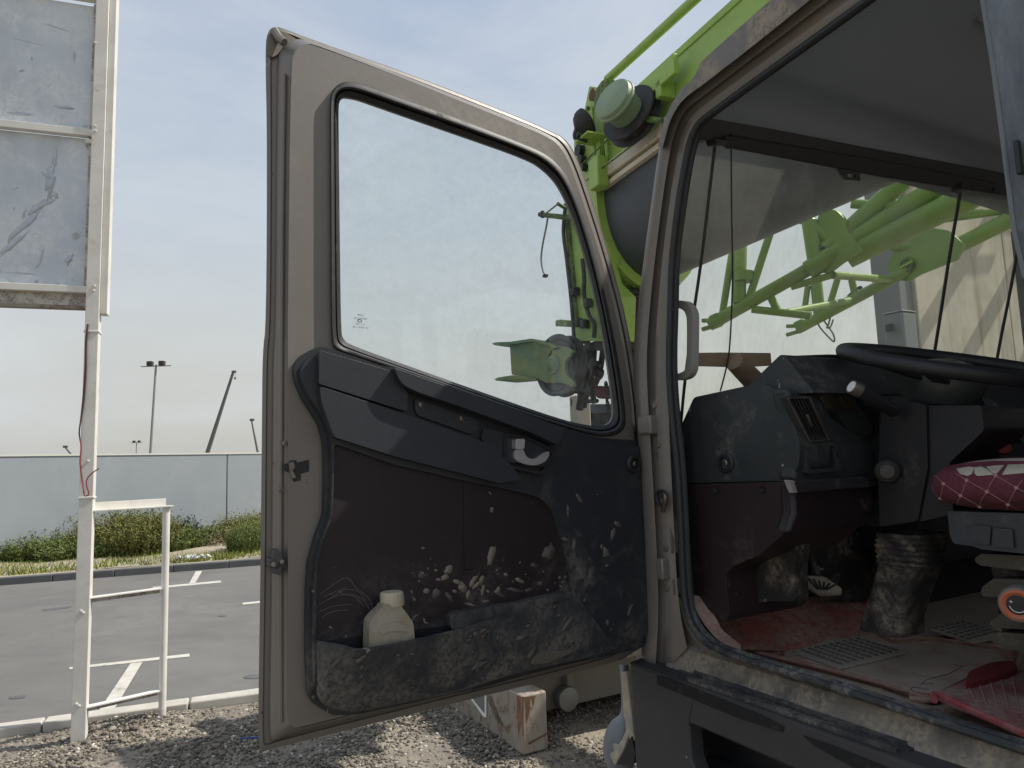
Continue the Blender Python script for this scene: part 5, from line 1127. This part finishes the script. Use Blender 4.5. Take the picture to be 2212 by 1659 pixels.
# raised lip running up the side wall at the front corner
rows = [[BODY.hit(u, v, -.05-.02) for u, v in ((1497, 1285), (1505, 1320), (1530, 1360), (1562, 1390), (1600, 1404))], [BODY.hit(u, v, -.11) for u, v in ((1512, 1288), (1530, 1312), (1548, 1336), (1562, 1362), (1600, 1392))]]
MB().loft([smooth3(r, 5) for r in rows], False).build('raised_edge', M['red_edge'], rmt, sharp=180)
DIM = mat('dimple_grey', (.15, .13, .115), .9)
def cmat(pts, z, label, dots=True):
    P = PZ(z); c = P.hit(sum(p[0] for p in pts)/len(pts), sum(p[1] for p in pts)/len(pts))
    t = thing('rubber_mat_piece', label, 'rubber mat', c)
    MB().prism(P, rnd(pts, 4), -.006, 0).build('sheet', M['checker'], t, bevel=.0015)
    return t, P
t1, P = cmat([(1717, 1407), (1786, 1383), (1859, 1376), (1958, 1407), (1885, 1425), (1814, 1442)], FLZ+.012, 'grey dimpled rubber mat piece lying on the red mat beside the sill')
a, b, c = P.hit(1717, 1407), P.hit(1859, 1376), P.hit(1814, 1442)
for i in range(9):
    for j in range(8):
        q = a+(b-a)*((i+.8)/9.6)+(c-a)*((j+.5)/8.6)
        MB().revolve(q, UP, [(.0085, -.001), (.007, .003), (0, .0035)], 8).build('dimple', DIM, t1)
t2, P = cmat([(2009, 1358), (2086, 1340), (2174, 1373), (2102, 1387)], FLZ+.012, 'second dimpled rubber mat piece in the shade beside the seat foot')
a, b, c = P.hit(2009, 1358), P.hit(2086, 1340), P.hit(2102, 1387)
for i in range(6):
    for j in range(6):
        q = a+(b-a)*((i+.6)/6.6)+(c-a)*((j+.5)/6.6)
        MB().revolve(q, UP, [(.0085, -.001), (.007, .003), (0, .0035)], 8).build('dimple', DIM, t2)
# folded red mat at the lower right
fo_ = PZ(FLZ+.03); c = fo_.hit(2150, 1500); fmt = thing('folded_mat', 'brighter red embossed mat piece folded up at the lower right of the floor', 'floor mat', c)
sh = [(2017, 1498), (2060, 1480), (2120, 1462), (2212, 1447), (2330, 1430), (2330, 1640), (2212, 1588), (2100, 1540), (2030, 1512)]
MB().prism(fo_, rnd(sh, 5), -.005, 0).build('sheet', mat('embossed_red', (.24, .07, .07), .8, var=(.23, .11, .10), vscale=7, dust=(.36, .28, .24), dscale=7, dlo=.36, dhi=.62, bump=.3, bscale=50), fmt, bevel=.002)
MB().tube(smooth3([fo_.hit(u, v, .002) for u, v in ((2018, 1512), (2018, 1500), (2030, 1503), (2100, 1536), (2212, 1586), (2300, 1624))], 5), .0075, 8).build('binding', mat('bright_binding', (.40, .08, .08), .8, dust=(.42, .24, .21), dscale=14, dlo=.4, dhi=.6), fmt)
MB().tube(smooth3([fo_.hit(u, v, -.02) for u, v in ((1965, 1508), (1990, 1512), (2018, 1512))], 5), .006, 8).build('binding', M['red_edge'], fmt)
for i in range(7):
    u = 2060+24*i; MB().tube([fo_.hit(u+8, 1483-5.0*i+6, .001), fo_.hit(u+22, 1508+6*i, .001)], .002, 5).build('embossed_rib', M['red_edge'], fmt)
c = PZ(FLZ+.03).hit(2140, 1450); tf = PZ(FLZ+.012)
tag(MB().prism(tf, rnd([(2084, 1478), (2092, 1450), (2140, 1430), (2186, 1426), (2200, 1440), (2180, 1452), (2120, 1470)], 8), 0, .03).build('mat_scrap', mat('bright_loop', (.30, .025, .03), .95, var=(.16, .02, .02), vscale=90, bump=1, bscale=260), root=c, bevel=.008), 'bright red loop mat scrap tucked under the folded mat', 'mat')
TOE = Plane(T(-.22, 0, FLZ), RT, FW*.92+UP*.39)
MB().prism(TOE, rnd([(1545, 1338), (1566, 1326), (1640, 1308), (1754, 1288), (1900, 1290), (1990, 1310), (1900, 1380), (1750, 1400), (1590, 1395)], 8), -.012, 0).build('toe_slope', M['red_mat'], rmt, bevel=.003)
# small stones on the mat
rg = np.random.RandomState(8); mb = MB()
for k in range(420):
    u, v = 1675+rg.normal()*34, 1385+rg.normal()*11; s_ = rg.uniform(.0008, .0035); mb.revolve(atZ(u, v, FLZ+.001), V((rg.normal()*.3, rg.normal()*.3, 1)), [(0, s_), (s_, s_*.3), (s_*.8, -s_*.3), (0, -s_*.5)], 6)
o = mb.build('grit', M['torn'], root=atZ(1655, 1372, FLZ), sharp=10); o['kind'] = 'stuff'; tag(o, 'pale grit and crumbs scattered on the red mat', 'grit')
rb = atZ(1617, 1353, FLZ); tag(MB().revolve(rb+UP*.004, UP, [(0, .012), (.012, .008), (.014, 0), (.01, -.005)], 10).build('clay_lump', M['torn'], root=rb), 'round pale clay lump on the front of the red mat', 'lump')

# ---- hanging film strip at the right edge
FS = PR(.02); fl = [(2121, -10), (2146, 149), (2172, 347), (2190, 496), (2212, 590), (2240, 640), (2330, 640), (2330, -10)]
part(MB().prism(FS, fl, -.003, 0), 'plastic_curtain', 'film')
part(MB().tube([FS.hit(2121, -10, .0), FS.hit(2146, 149), FS.hit(2172, 347), FS.hit(2190, 496), FS.hit(2214, 600)], .004, 6), 'curtain_hem', 'box_grey')
part(MB().box(FS.hit(2200, 340, .01), FW*.004, RT*.006, UP*.03), 'curtain_clip', 'blackmetal', .002)

# ============================================================ THE OPEN DOOR
door = bpy.data.objects.new('door', None); COL.objects.link(door); door.parent = cab
def dr(mb, name, m_, bevel=0, **k): return mb.build(name, M[m_] if isinstance(m_, str) else m_, door, bevel=bevel, **k)
L0 = [(557, 1608), (560, 1400), (563, 1200), (566, 900), (567, 760), (575, 700), (577, 300), (573, 120), (576, 72), (590, 56), (622, 66), (655, 80), (900, 166), (1150, 266), (1186, 284), (1214, 296), (1237, 325), (1264, 394), (1314, 551), (1354, 703), (1376, 850), (1382, 933), (1398, 1000), (1414, 1250), (1412, 1330), (1388, 1412), (1200, 1464), (1000, 1514), (600, 1614), (566, 1623)]
L1 = [(566, 1606), (569, 1400), (572, 1200), (574, 900), (576, 762), (583, 700), (585, 300), (583, 125), (586, 82), (600, 66), (630, 74), (660, 88), (900, 172), (1150, 272), (1184, 288), (1210, 301), (1231, 328), (1258, 397), (1308, 553), (1348, 705), (1370, 850), (1376, 933), (1392, 1000), (1406, 1250), (1406, 1325), (1382, 1402), (1200, 1452), (1000, 1500), (602, 1600), (574, 1612)]
L2 = [(583, 1590), (586, 1400), (589, 1200), (591, 900), (592, 764), (597, 704), (600, 300), (603, 142), (606, 118), (622, 96), (640, 86), (664, 86), (900, 174), (1150, 274), (1182, 290), (1206, 304), (1227, 332), (1254, 400), (1304, 555), (1344, 707), (1366, 850), (1372, 932), (1388, 1000), (1400, 1250), (1400, 1320), (1376, 1394), (1200, 1442), (1000, 1490), (620, 1586), (594, 1600)]
L3 = [(622, 1560), (622, 1400), (622, 1200), (622, 900), (622, 766), (622, 706), (626, 300), (630, 146), (632, 124), (640, 106), (654, 95), (670, 94), (900, 180), (1148, 280), (1178, 294), (1202, 308), (1223, 336), (1249, 403), (1299, 557), (1339, 709), (1361, 850), (1367, 930), (1382, 1000), (1394, 1250), (1394, 1314), (1370, 1386), (1200, 1432), (1000, 1478), (650, 1572), (632, 1570)]
def dl(P, d, it=2): return [DOOR.hit(u, v, d) for u, v in chaikin(P, True, it)]
mx_ = lambda A, B, t: [(a[0]*(1-t)+b[0]*t, a[1]*(1-t)+b[1]*t) for a, b in zip(A, B)]
rows = [dl(L0, -.055), dl(L0, -.046), dl(L1, -.044), dl(mx_(L1, L2, .2), -.050), dl(mx_(L1, L2, .75), -.048), dl(L2, -.030), dl(mx_(L2, L3, .3), -.022), dl(mx_(L2, L3, .75), -.012), dl(L3, .0), dl(mx_(L3, [(p[0]+(30 if p[0] < 700 else 0), p[1]) for p in L3], .2), .006)]
dr(MB().loft(rows, True), 'edge_flange', 'paint', sharp=40)
seal_o = [(715, 740), (714, 600), (713, 300), (713, 215), (718, 195), (732, 180), (752, 175), (775, 179), (808, 190), (980, 252), (1150, 318), (1190, 340), (1222, 374), (1250, 432), (1278, 520), (1310, 640), (1338, 790), (1353, 900), (1350, 925), (1336, 938), (1310, 943), (1285, 941), (1222, 924), (1100, 885), (900, 813), (752, 764), (726, 756)]
glass_o = [(737, 715), (735, 600), (732, 320), (731, 232), (734, 217), (742, 210), (755, 211), (775, 215), (808, 227), (980, 287), (1140, 343), (1178, 368), (1208, 402), (1235, 460), (1262, 545), (1290, 655), (1314, 790), (1325, 880), (1324, 902), (1316, 915), (1300, 920), (1278, 920), (1225, 910), (1100, 868), (900, 797), (758, 746), (741, 733)]
face = L3
inner_hole = chaikin(seal_o, True, 2)
dr(MB().prism(DOOR, chaikin(L3, True, 2), -.02, .006, holes=[inner_hole]), 'inner_skin', 'paint', .0)
rows = [dl(seal_o, .0), dl(seal_o, .012), dl(mx_(seal_o, glass_o, .12), .020), dl(mx_(seal_o, glass_o, .32), .020), dl(mx_(seal_o, glass_o, .45), .010), dl(mx_(seal_o, glass_o, .5), -.004), dl(mx_(seal_o, glass_o, .62), .002), dl(mx_(seal_o, glass_o, .78), -.004), dl(mx_(seal_o, glass_o, .9), -.018), dl(glass_o, -.022), dl(glass_o, -.032)]
dr(MB().loft(rows, True), 'window_seal', 'rubber', sharp=60)
dr(MB().prism(DOOR, dl_ if False else chaikin(glass_o, True, 2), -.030, -.0265), 'window_glass', 'door_glass')
# outer skin behind everything
dr(MB().prism(DOOR, chaikin([(L0[i][0]+3, L0[i][1]) for i in range(len(L0))], True, 1), -.060, -.052, holes=[chaikin(glass_o, True, 2)]), 'outer_skin', 'paint')
# stiffening beads along the left face
for pth in ([(606, 1560), (604, 1200), (606, 900), (608, 500), (613, 160)],):
    dr(MB().tube([DOOR.hit(u, v, -.016) for u, v in pth], .006, 8), 'pressed_bead', 'paint')
# corner bracket at the top left of the outer skin
dr(MB().prism(DOOR, rnd([(577, 80), (592, 62), (620, 72), (640, 84), (615, 96), (600, 118), (588, 124), (578, 118)], 5), -.05, -.040), 'corner_gusset', 'paint_dirty', .004)
dr(MB().tube([DOOR.hit(592, 66, -.038), DOOR.hit(602, 82, -.03), DOOR.hit(614, 92, -.02)], .010, 8), 'corner_fold', 'paint')
# latch aperture, striker buffer, screws
dr(MB().prism(DOOR, [(611, 1004), (622, 1000), (627, 994), (640, 994), (642, 999), (668, 993), (668, 1018), (650, 1024), (650, 1038), (634, 1041), (628, 1022), (613, 1016)], .002, .0075), 'latch_opening', 'blackmetal', .001)
lt = dr(MB().prism(DOOR, rnd([(624, 1000), (634, 998), (638, 1010), (632, 1016), (640, 1032), (632, 1034), (626, 1020)], 2), .006, .012), 'latch', 'steel', .001)
bf = dr(MB().prism(DOOR, rnd([(592, 1188), (606, 1188), (608, 1206), (617, 1210), (617, 1226), (608, 1230), (606, 1243), (592, 1240), (592, 1228), (584, 1226), (584, 1208), (592, 1206)], 3), -.02, .012), 'striker_buffer', 'rubber', .003)
for u, v in ((590, 1220), (608, 1214)): MB().revolve(DOOR.hit(u, v, .012), DOOR.n, [(.005, 0), (.004, .003), (0, .003)], 10).build('screw', M['steel'], bf)
for u, v in ((615, 958), (607, 1058), (624, 1057)): dr(MB().revolve(DOOR.hit(u, v, .001), DOOR.n, [(.006, 0), (.005, .004), (.002, .005), (0, .003)], 12), 'screw', 'paint_dirty')
# window marking, seen mirrored from inside
def text(s, P, size, ex, ey, m_, parent, name='lettering'):
    cu = bpy.data.curves.new('t', 'FONT'); cu.body = s; cu.size = size; cu.align_x = 'CENTER'
    ob = bpy.data.objects.new('t', cu); COL.objects.link(ob); dg = bpy.context.evaluated_depsgraph_get()
    me = bpy.data.meshes.new_from_object(ob.evaluated_get(dg)); bpy.data.objects.remove(ob)
    mb = MB(); mb.add([P+ex*v.co.x+ey*v.co.y for v in me.vertices], [tuple(p.vertices) for p in me.polygons])
    return mb.build(name, m_, parent, fix=False)
for s_, v, sz in (('LAMI', 683, .0075), ('TEMPGLASS', 690, .0065), ('CCC  43R', 702, .0055), ('E4  43R-011138', 709, .006)):
    text(s_, DOOR.hit(779, v, -.0255), sz, -DOOR.a, UP, M['etch'], door)
dr(MB().tube([DOOR.hit(777, 693, -.0255)+DOOR.a*(.005*cos(a))+UP*(.003*sin(a)) for a in [2*pi*k/16 for k in range(16)]], .001, 5, closed=True), 'etched_mark', 'etch')

# ---- trim panel
trim = [(637, 790), (651, 767), (685, 749), (708, 751), (822, 790), (851, 794), (1221, 925), (1295, 946), (1401, 953), (1408, 966), (1424, 1169), (1418, 1330), (1412, 1369), (1387, 1400), (1300, 1420), (1240, 1432), (1130, 1460), (1033, 1488), (777, 1543), (720, 1546), (680, 1523), (668, 1500), (664, 1400), (665, 1283), (669, 1215), (685, 1158), (702, 1112), (704, 1030), (702, 953), (691, 913), (657, 861), (640, 820)]
mar = [(722, 958), (850, 1003), (1010, 1040), (1090, 1056), (1150, 1070), (1176, 1082), (1192, 1104), (1204, 1140), (1228, 1215), (1233, 1240), (1230, 1268), (1200, 1284), (1119, 1303), (990, 1326), (965, 1390), (700, 1408), (683, 1390), (683, 1280), (686, 1215), (700, 1160), (716, 1120), (721, 1055)]
tr_s = chaikin(rnd(trim, 10, 3), True, 1)
dr(MB().prism(DOOR, tr_s, .004, .030), 'trim_base', 'plastic', .006)
trin = [(650, 795), (662, 778), (690, 764), (815, 800), (1215, 938), (1295, 958), (1390, 966), (1396, 975), (1410, 1169), (1404, 1360), (1380, 1388), (1240, 1418), (1033, 1472), (777, 1528), (724, 1530), (692, 1512), (682, 1495), (678, 1400), (679, 1283), (683, 1215), (699, 1160), (716, 1112), (718, 1030), (716, 950), (703, 908), (668, 856), (652, 820)]
dr(MB().prism(DOOR, chaikin(rnd(trin, 12, 3), True, 1), .03, .048, holes=[chaikin(rnd(mar, 10, 3), True, 1)]), 'trim_panel', 'plastic', .010, seg=3)
dr(MB().prism(DOOR, chaikin(rnd([(p[0], p[1]) for p in mar], 4, 3), True, 1), .026, .036), 'maroon_inset', 'maroon')
# raised strip shaped to stand in for faint window light on the inset
dr(MB().prism(DOOR, [(1001, 1034), (1021, 1034), (1024, 1230), (1004, 1232)], .034, .039), 'inset_light_strip', 'maroon', .002)
# upper padding in two bands with a groove
pad1 = [(692, 757), (824, 797), (852, 812), (868, 836), (905, 858), (1000, 892), (1045, 912), (1042, 946), (1100, 972), (1096, 992), (1050, 984), (878, 890), (690, 830)]
dr(MB().prism(DOOR, rnd([(690, 756), (824, 795), (853, 806), (862, 832), (882, 846), (879, 889), (689, 829)], 5), .046, .066), 'upper_pad', 'pad', .006, seg=3)
dr(MB().prism(DOOR, rnd([(690, 834), (878, 895), (1060, 960), (1100, 1000), (1130, 1036), (1080, 1044), (850, 985), (722, 944), (706, 900), (696, 872)], 8), .046, .066), 'lower_pad', 'pad', .007, seg=3)
# overhanging lip above the pull recess
lip = [(851, 794), (1221, 925), (1206, 962), (1150, 935), (1000, 880), (905, 848), (872, 832), (860, 815)]
dr(MB().prism(DOOR, rnd(lip, 6), .046, .088), 'pull_lip', 'pad', .008, seg=3)
dr(MB().prism(DOOR, rnd([(1045, 925), (1075, 930), (1200, 968), (1180, 1010), (1100, 1000), (1040, 950)], 6), .046, .060), 'recess_block', 'plastic', .005)
# metal plate with screws
pp = dr(MB().prism(DOOR, rnd([(896, 861), (1037, 909), (1026, 935), (1012, 936), (902, 897), (896, 885)], 6), .046, .056), 'pull_plate', 'pad', .003)
for u, v in ((909, 874), (997, 904)):
    MB().revolve(DOOR.hit(u, v, .056), DOOR.n, [(.007, -.001), (.0065, .003), (.003, .0042), (.002, .002), (0, .002)], 14).build('screw', M['steel'], door)
# inside handle: cup, rim, chrome lever
cup = [(1099, 941), (1140, 950), (1190, 974), (1193, 985), (1176, 1013), (1166, 1019), (1110, 1006), (1096, 1000), (1095, 960)]
dr(MB().prism(DOOR, rnd([(1092, 934), (1142, 943), (1198, 970), (1200, 986), (1180, 1020), (1166, 1026), (1106, 1012), (1089, 1004), (1088, 950)], 8), .04, .064, holes=[rnd(cup, 8)]), 'handle_bezel', 'dash_dark', .004)
dr(MB().prism(DOOR, rnd(cup, 8), .046, .05), 'handle_cup', 'blackmetal')
hdl = bpy.data.objects.new('handle', None); COL.objects.link(hdl); 
MB().prism(DOOR, rnd([(1115, 948), (1134, 948), (1133, 970), (1114, 970)], 4), .055, .078).build('handle_top', M['chrome'], door, bevel=.004)
bpy.data.objects.remove(hdl)
MB().prism(DOOR, chaikin([(1113, 969), (1131, 969), (1135, 984), (1146, 992), (1160, 990), (1172, 980), (1184, 974), (1188, 979), (1182, 994), (1166, 1004), (1148, 1006), (1126, 1000), (1112, 993)], True, 2), .050, .070).build('handle_lever', M['chrome'], door, bevel=.005)
# lock rosette
c = DOOR.hit(1368, 1002, .05)
dr(MB().revolve(c, DOOR.n, [(.024, -.006), (.026, .004), (.022, .009), (.015, .008), (.012, -.004), (0, -.004)], 30), 'lock_rosette', 'dash_dark')
dr(MB().revolve(c, DOOR.n, [(.0075, -.004), (.0075, .008), (.004, .01), (.003, .004), (0, .004)], 18), 'lock_pull', 'steel')
# ---- map pocket: bulging front wall
top = [(685, 1389, .050), (700, 1391, .095), (740, 1398, .115), (780, 1405, .120), (880, 1388, .115), (1000, 1360, .10), (1040, 1347, .09), (1084, 1334, .08), (1150, 1312, .065), (1200, 1298, .055), (1238, 1276, .050)]
bot = [(684, 1500, .050), (700, 1520, .062), (740, 1534, .068), (790, 1532, .070), (880, 1514, .068), (1000, 1488, .064), (1060, 1470, .062), (1120, 1452, .060), (1200, 1434, .056), (1280, 1416, .052), (1330, 1400, .050)]
def prow(t, dd=0): return [DOOR.hit(a[0]*(1-t)+b[0]*t, a[1]*(1-t)+b[1]*t, (a[2]*(1-t)+b[2]*t)+dd*sin(pi*min(1, t*1.0))) for a, b in zip(top, bot)]
ti = [DOOR.hit(a[0]+(2 if i else 0), a[1]-5, max(.046, a[2]-.012)) for i, a in enumerate(top)]
td = [DOOR.hit(a[0]+(2 if i else 0), a[1]+70, max(.04, a[2]-.03)) for i, a in enumerate(top)]
rows = [smooth3(r, 5) for r in (td, ti, prow(.0), prow(.04, .004), prow(.15, .004), prow(.4, .006), prow(.7, .008), prow(.9, .006), prow(1.0), [DOOR.hit(b[0], b[1]+2, .03) for b in bot])]
dr(MB().loft(rows, False), 'map_pocket', 'plastic_low', sharp=45)
# inner ledge on the right end of the pocket
dr(MB().prism(DOOR, rnd([(972, 1330), (985, 1322), (1119, 1302), (1230, 1276), (1236, 1290), (1090, 1330), (1030, 1350), (975, 1360)], 8), .036, .060), 'pocket_ledge', 'plastic_low', .008, seg=3)
dr(MB().prism(DOOR, [(700, 1385), (980, 1350), (980, 1420), (700, 1440)], .03, .040), 'pocket_liner', 'dash_dark')
c = DOOR.hit(706, 1467, .058)
dr(MB().revolve(c, DOOR.n, [(.018, .004), (.016, .006), (.013, .001), (.010, -.008), (0, -.008)], 20), 'pocket_screw_well', 'dash_dark')
dr(MB().prism(DOOR, [(1150, 1424), (1160, 1412), (1240, 1401), (1236, 1412), (1190, 1432), (1148, 1436)], .05, .066), 'pocket_cleat', mat('taupe_tab', (.11, .10, .08), .7), .003)

# ---- bottle in the pocket
bt = DOOR.hit(846, 1400, .072); bz = bt.z
bot_o = thing('bottle', 'champagne coloured plastic oil bottle standing in the door pocket', 'bottle', bt)
BPl = Plane(bt, DOOR.a, UP, DOOR.n)
sh = [(800, 1430), (797, 1392), (799, 1342), (812, 1326), (828, 1312), (829, 1306), (866, 1306), (868, 1311), (881, 1328), (893, 1346), (896, 1378), (896, 1430)]
MB().prism(BPl, rnd(sh, 5, 4), -.012, .022, holes=[]).build('body', M['bottle'], bot_o, bevel=.007, seg=4)
MB().prism(BPl, chaikin([(818, 1363), (826, 1352), (845, 1346), (865, 1344), (878, 1350), (884, 1361), (880, 1366), (862, 1362), (840, 1364), (824, 1372)], True, 2), .0225, .0265).build('grip_ridge', M['bottle'], bot_o, bevel=.002)
MB().prism(BPl, chaikin([(824, 1364), (834, 1355), (850, 1350), (868, 1350), (877, 1357), (862, 1359), (842, 1360), (830, 1367)], True, 2), .022, .0245).build('grip_shade', mat('bottle_shade', (.20, .18, .14), .5), bot_o)  # darker patch on the front, shade of the grip put into its colour
cA, cB = BPl.hit(848, 1308), BPl.hit(846, 1278)
rows = []
for h, r in ((0, .0245), (.15, .0265), (.9, .0255), (1.0, .0225)):
    rows.append([cA+(cB-cA)*h+DOOR.a*(r*cos(2*pi*k/40)*(1-.03*(k % 2)))+DOOR.n*(r*sin(2*pi*k/40)*(1-.03*(k % 2))) for k in range(40)])
MB().loft(rows, True, True, True).build('cap', mat('cap_plastic', (.50, .45, .34), .45), bot_o, sharp=30)
MB().prism(BPl, [(802, 1408), (893, 1396), (893, 1400), (802, 1412)], .022, .0235).build('mould_line', M['bottle'], bot_o, bevel=.0005)

# ---- dried mud splashes and scratches on the door panel
rg = np.random.RandomState(21)
def blot(u, v, a, b, ang, n=13, j=.28):
    P = []
    for k in range(n):
        t = 2*pi*k/n; r = 1+rg.normal()*j*.6; x, y = a*r*cos(t), b*r*sin(t); P.append((u+x*cos(ang)-y*sin(ang), v+x*sin(ang)+y*cos(ang)))
    return P
zz = lambda x, y: (548.6+.5701*x, 713.2+.5701*y)
marks = [(898, 856, 14, 44, .25), (722, 938, 20, 12, -.6), (738, 908, 14, 22, .6), (770, 955, 18, 9, .5), (790, 975, 16, 22, -.4), (812, 1000, 10, 16, .1), (832, 950, 11, 26, .45), (862, 948, 8, 22, .4), (868, 985, 9, 26, .2), (845, 965, 22, 8, -.7),
    (653, 989, 14, 11, 0), (700, 945, 12, 7, .2), (760, 990, 10, 6, .8), (1006, 948, 18, 9, .3), (923, 985, 9, 16, .6), (895, 617, 3, 10, -.7), (901, 680, 7, 11, .2), (640, 826, 9, 4, .2), (820, 1040, 20, 5, .2), (880, 1028, 14, 5, -.3), (690, 910, 7, 5, 0), (598, 992, 9, 5, 1)]
soft = [(1118, 840, 24, 34, .5), (1176, 955, 10, 7, .2), (1180, 935, 8, 6, 0), (985, 985, 34, 8, .2), (1040, 985, 18, 7, -.3), (930, 1000, 22, 7, .5), (690, 1000, 16, 22, .4), (640, 930, 20, 14, .5), (740, 1010, 24, 10, .9), (1060, 890, 16, 10, .2), (1085, 960, 12, 10, .2)]
right = [(1362, 770, 9, 26, .25), (1378, 735, 10, 16, -.7), (1335, 842, 13, 22, -.3), (1318, 822, 6, 12, 0), (1500, 920, 7, 24, .5), (1178, 792, 16, 7, .3), (1213, 815, 8, 26, .1), (1190, 690, 5, 26, 0), (1235, 640, 8, 24, -.5), (1340, 1108, 7, 12, .3), (1425, 1060, 6, 26, .3), (1330, 855, 10, 6, 0), (222, 1343, 10, 9, 0), (228, 1390, 9, 7, 0), (226, 990, 8, 6, 0)]
mud = mat('dried_mud', (.20, .17, .14), .95, var=(.24, .2, .165), vscale=30); mud3 = mat('dull_mud', (.15, .13, .115), .95, var=(.09, .08, .072), vscale=60); mud2 = mat('thin_mud', (.125, .11, .10), .9, var=(.08, .072, .068), vscale=40)
for L_, d, mm in ((marks, .0360, mud), (soft, .0358, mud2), (right, .0480, mud3)):
    mb = MB()
    for (x, y, a, b, an) in L_:
        u, v = zz(x, y); mb.prism(DOOR, blot(u, v, a*.57*.9, b*.57*.9, an), d, d+.0006+.0002*rg.uniform())
    if mm is not mud2:
        for k in range(46 if L_ is marks else 10):
            x, y = (rg.uniform(600, 1180), rg.uniform(860, 1040)) if L_ is marks else (rg.uniform(1230, 1490), rg.uniform(560, 1180))
            u, v = zz(x, y); r = abs(rg.normal())*1.5+.6; mb.prism(DOOR, blot(u, v, r, r*rg.uniform(.4, 1.5), rg.uniform(0, 3), 7), d, d+.0005)
    o = mb.build('mud_marks', mm, door, fix=False, sharp=180); o['kind'] = 'stuff'
mb = MB()
for (pts) in ([(250, 1000), (300, 965), (352, 938), (385, 975), (430, 1010), (450, 1050)], [(246, 1040), (300, 1012), (360, 1000), (410, 1020), (440, 1060)], [(240, 1070), (300, 1046), (370, 1040)], [(285, 1020), (340, 985), (395, 990), (425, 1030)], [(330, 1002), (380, 1010), (420, 1050)], [(256, 1088), (300, 1066), (360, 1060)], [(262, 1010), (310, 990), (350, 975)]):
    mb.tube(smooth3([DOOR.hit(*zz(x, y), .0361) for x, y in pts], 6), .0006, 4)
o = mb.build('scratch_marks', mat('scuff_grey', (.17, .155, .14), .9), door, sharp=180); o['kind'] = 'stuff'
# scuffs on the pocket front
mb = MB()
for k in range(60):
    i = rg.randint(1, len(top)-2); f = rg.uniform(); t = rg.uniform(.08, .9)
    a0, a1, b0, b1 = top[i], top[i+1], bot[i], bot[i+1]
    tu, tv, td_ = (a0[q]*(1-f)+a1[q]*f for q in range(3)); bu, bv_, bd = (b0[q]*(1-f)+b1[q]*f for q in range(3))
    u, v, d = tu*(1-t)+bu*t, tv*(1-t)+bv_*t, td_*(1-t)+bd*t
    r = abs(rg.normal())*3+1.2; mb.prism(DOOR, blot(u, v, r*rg.uniform(.8, 2.6), r*.6, -.7+rg.normal()*.4, 9), d+.002, d+.0085)
o = mb.build('scuff_marks', mud2, door, fix=False, sharp=180); o['kind'] = 'stuff'
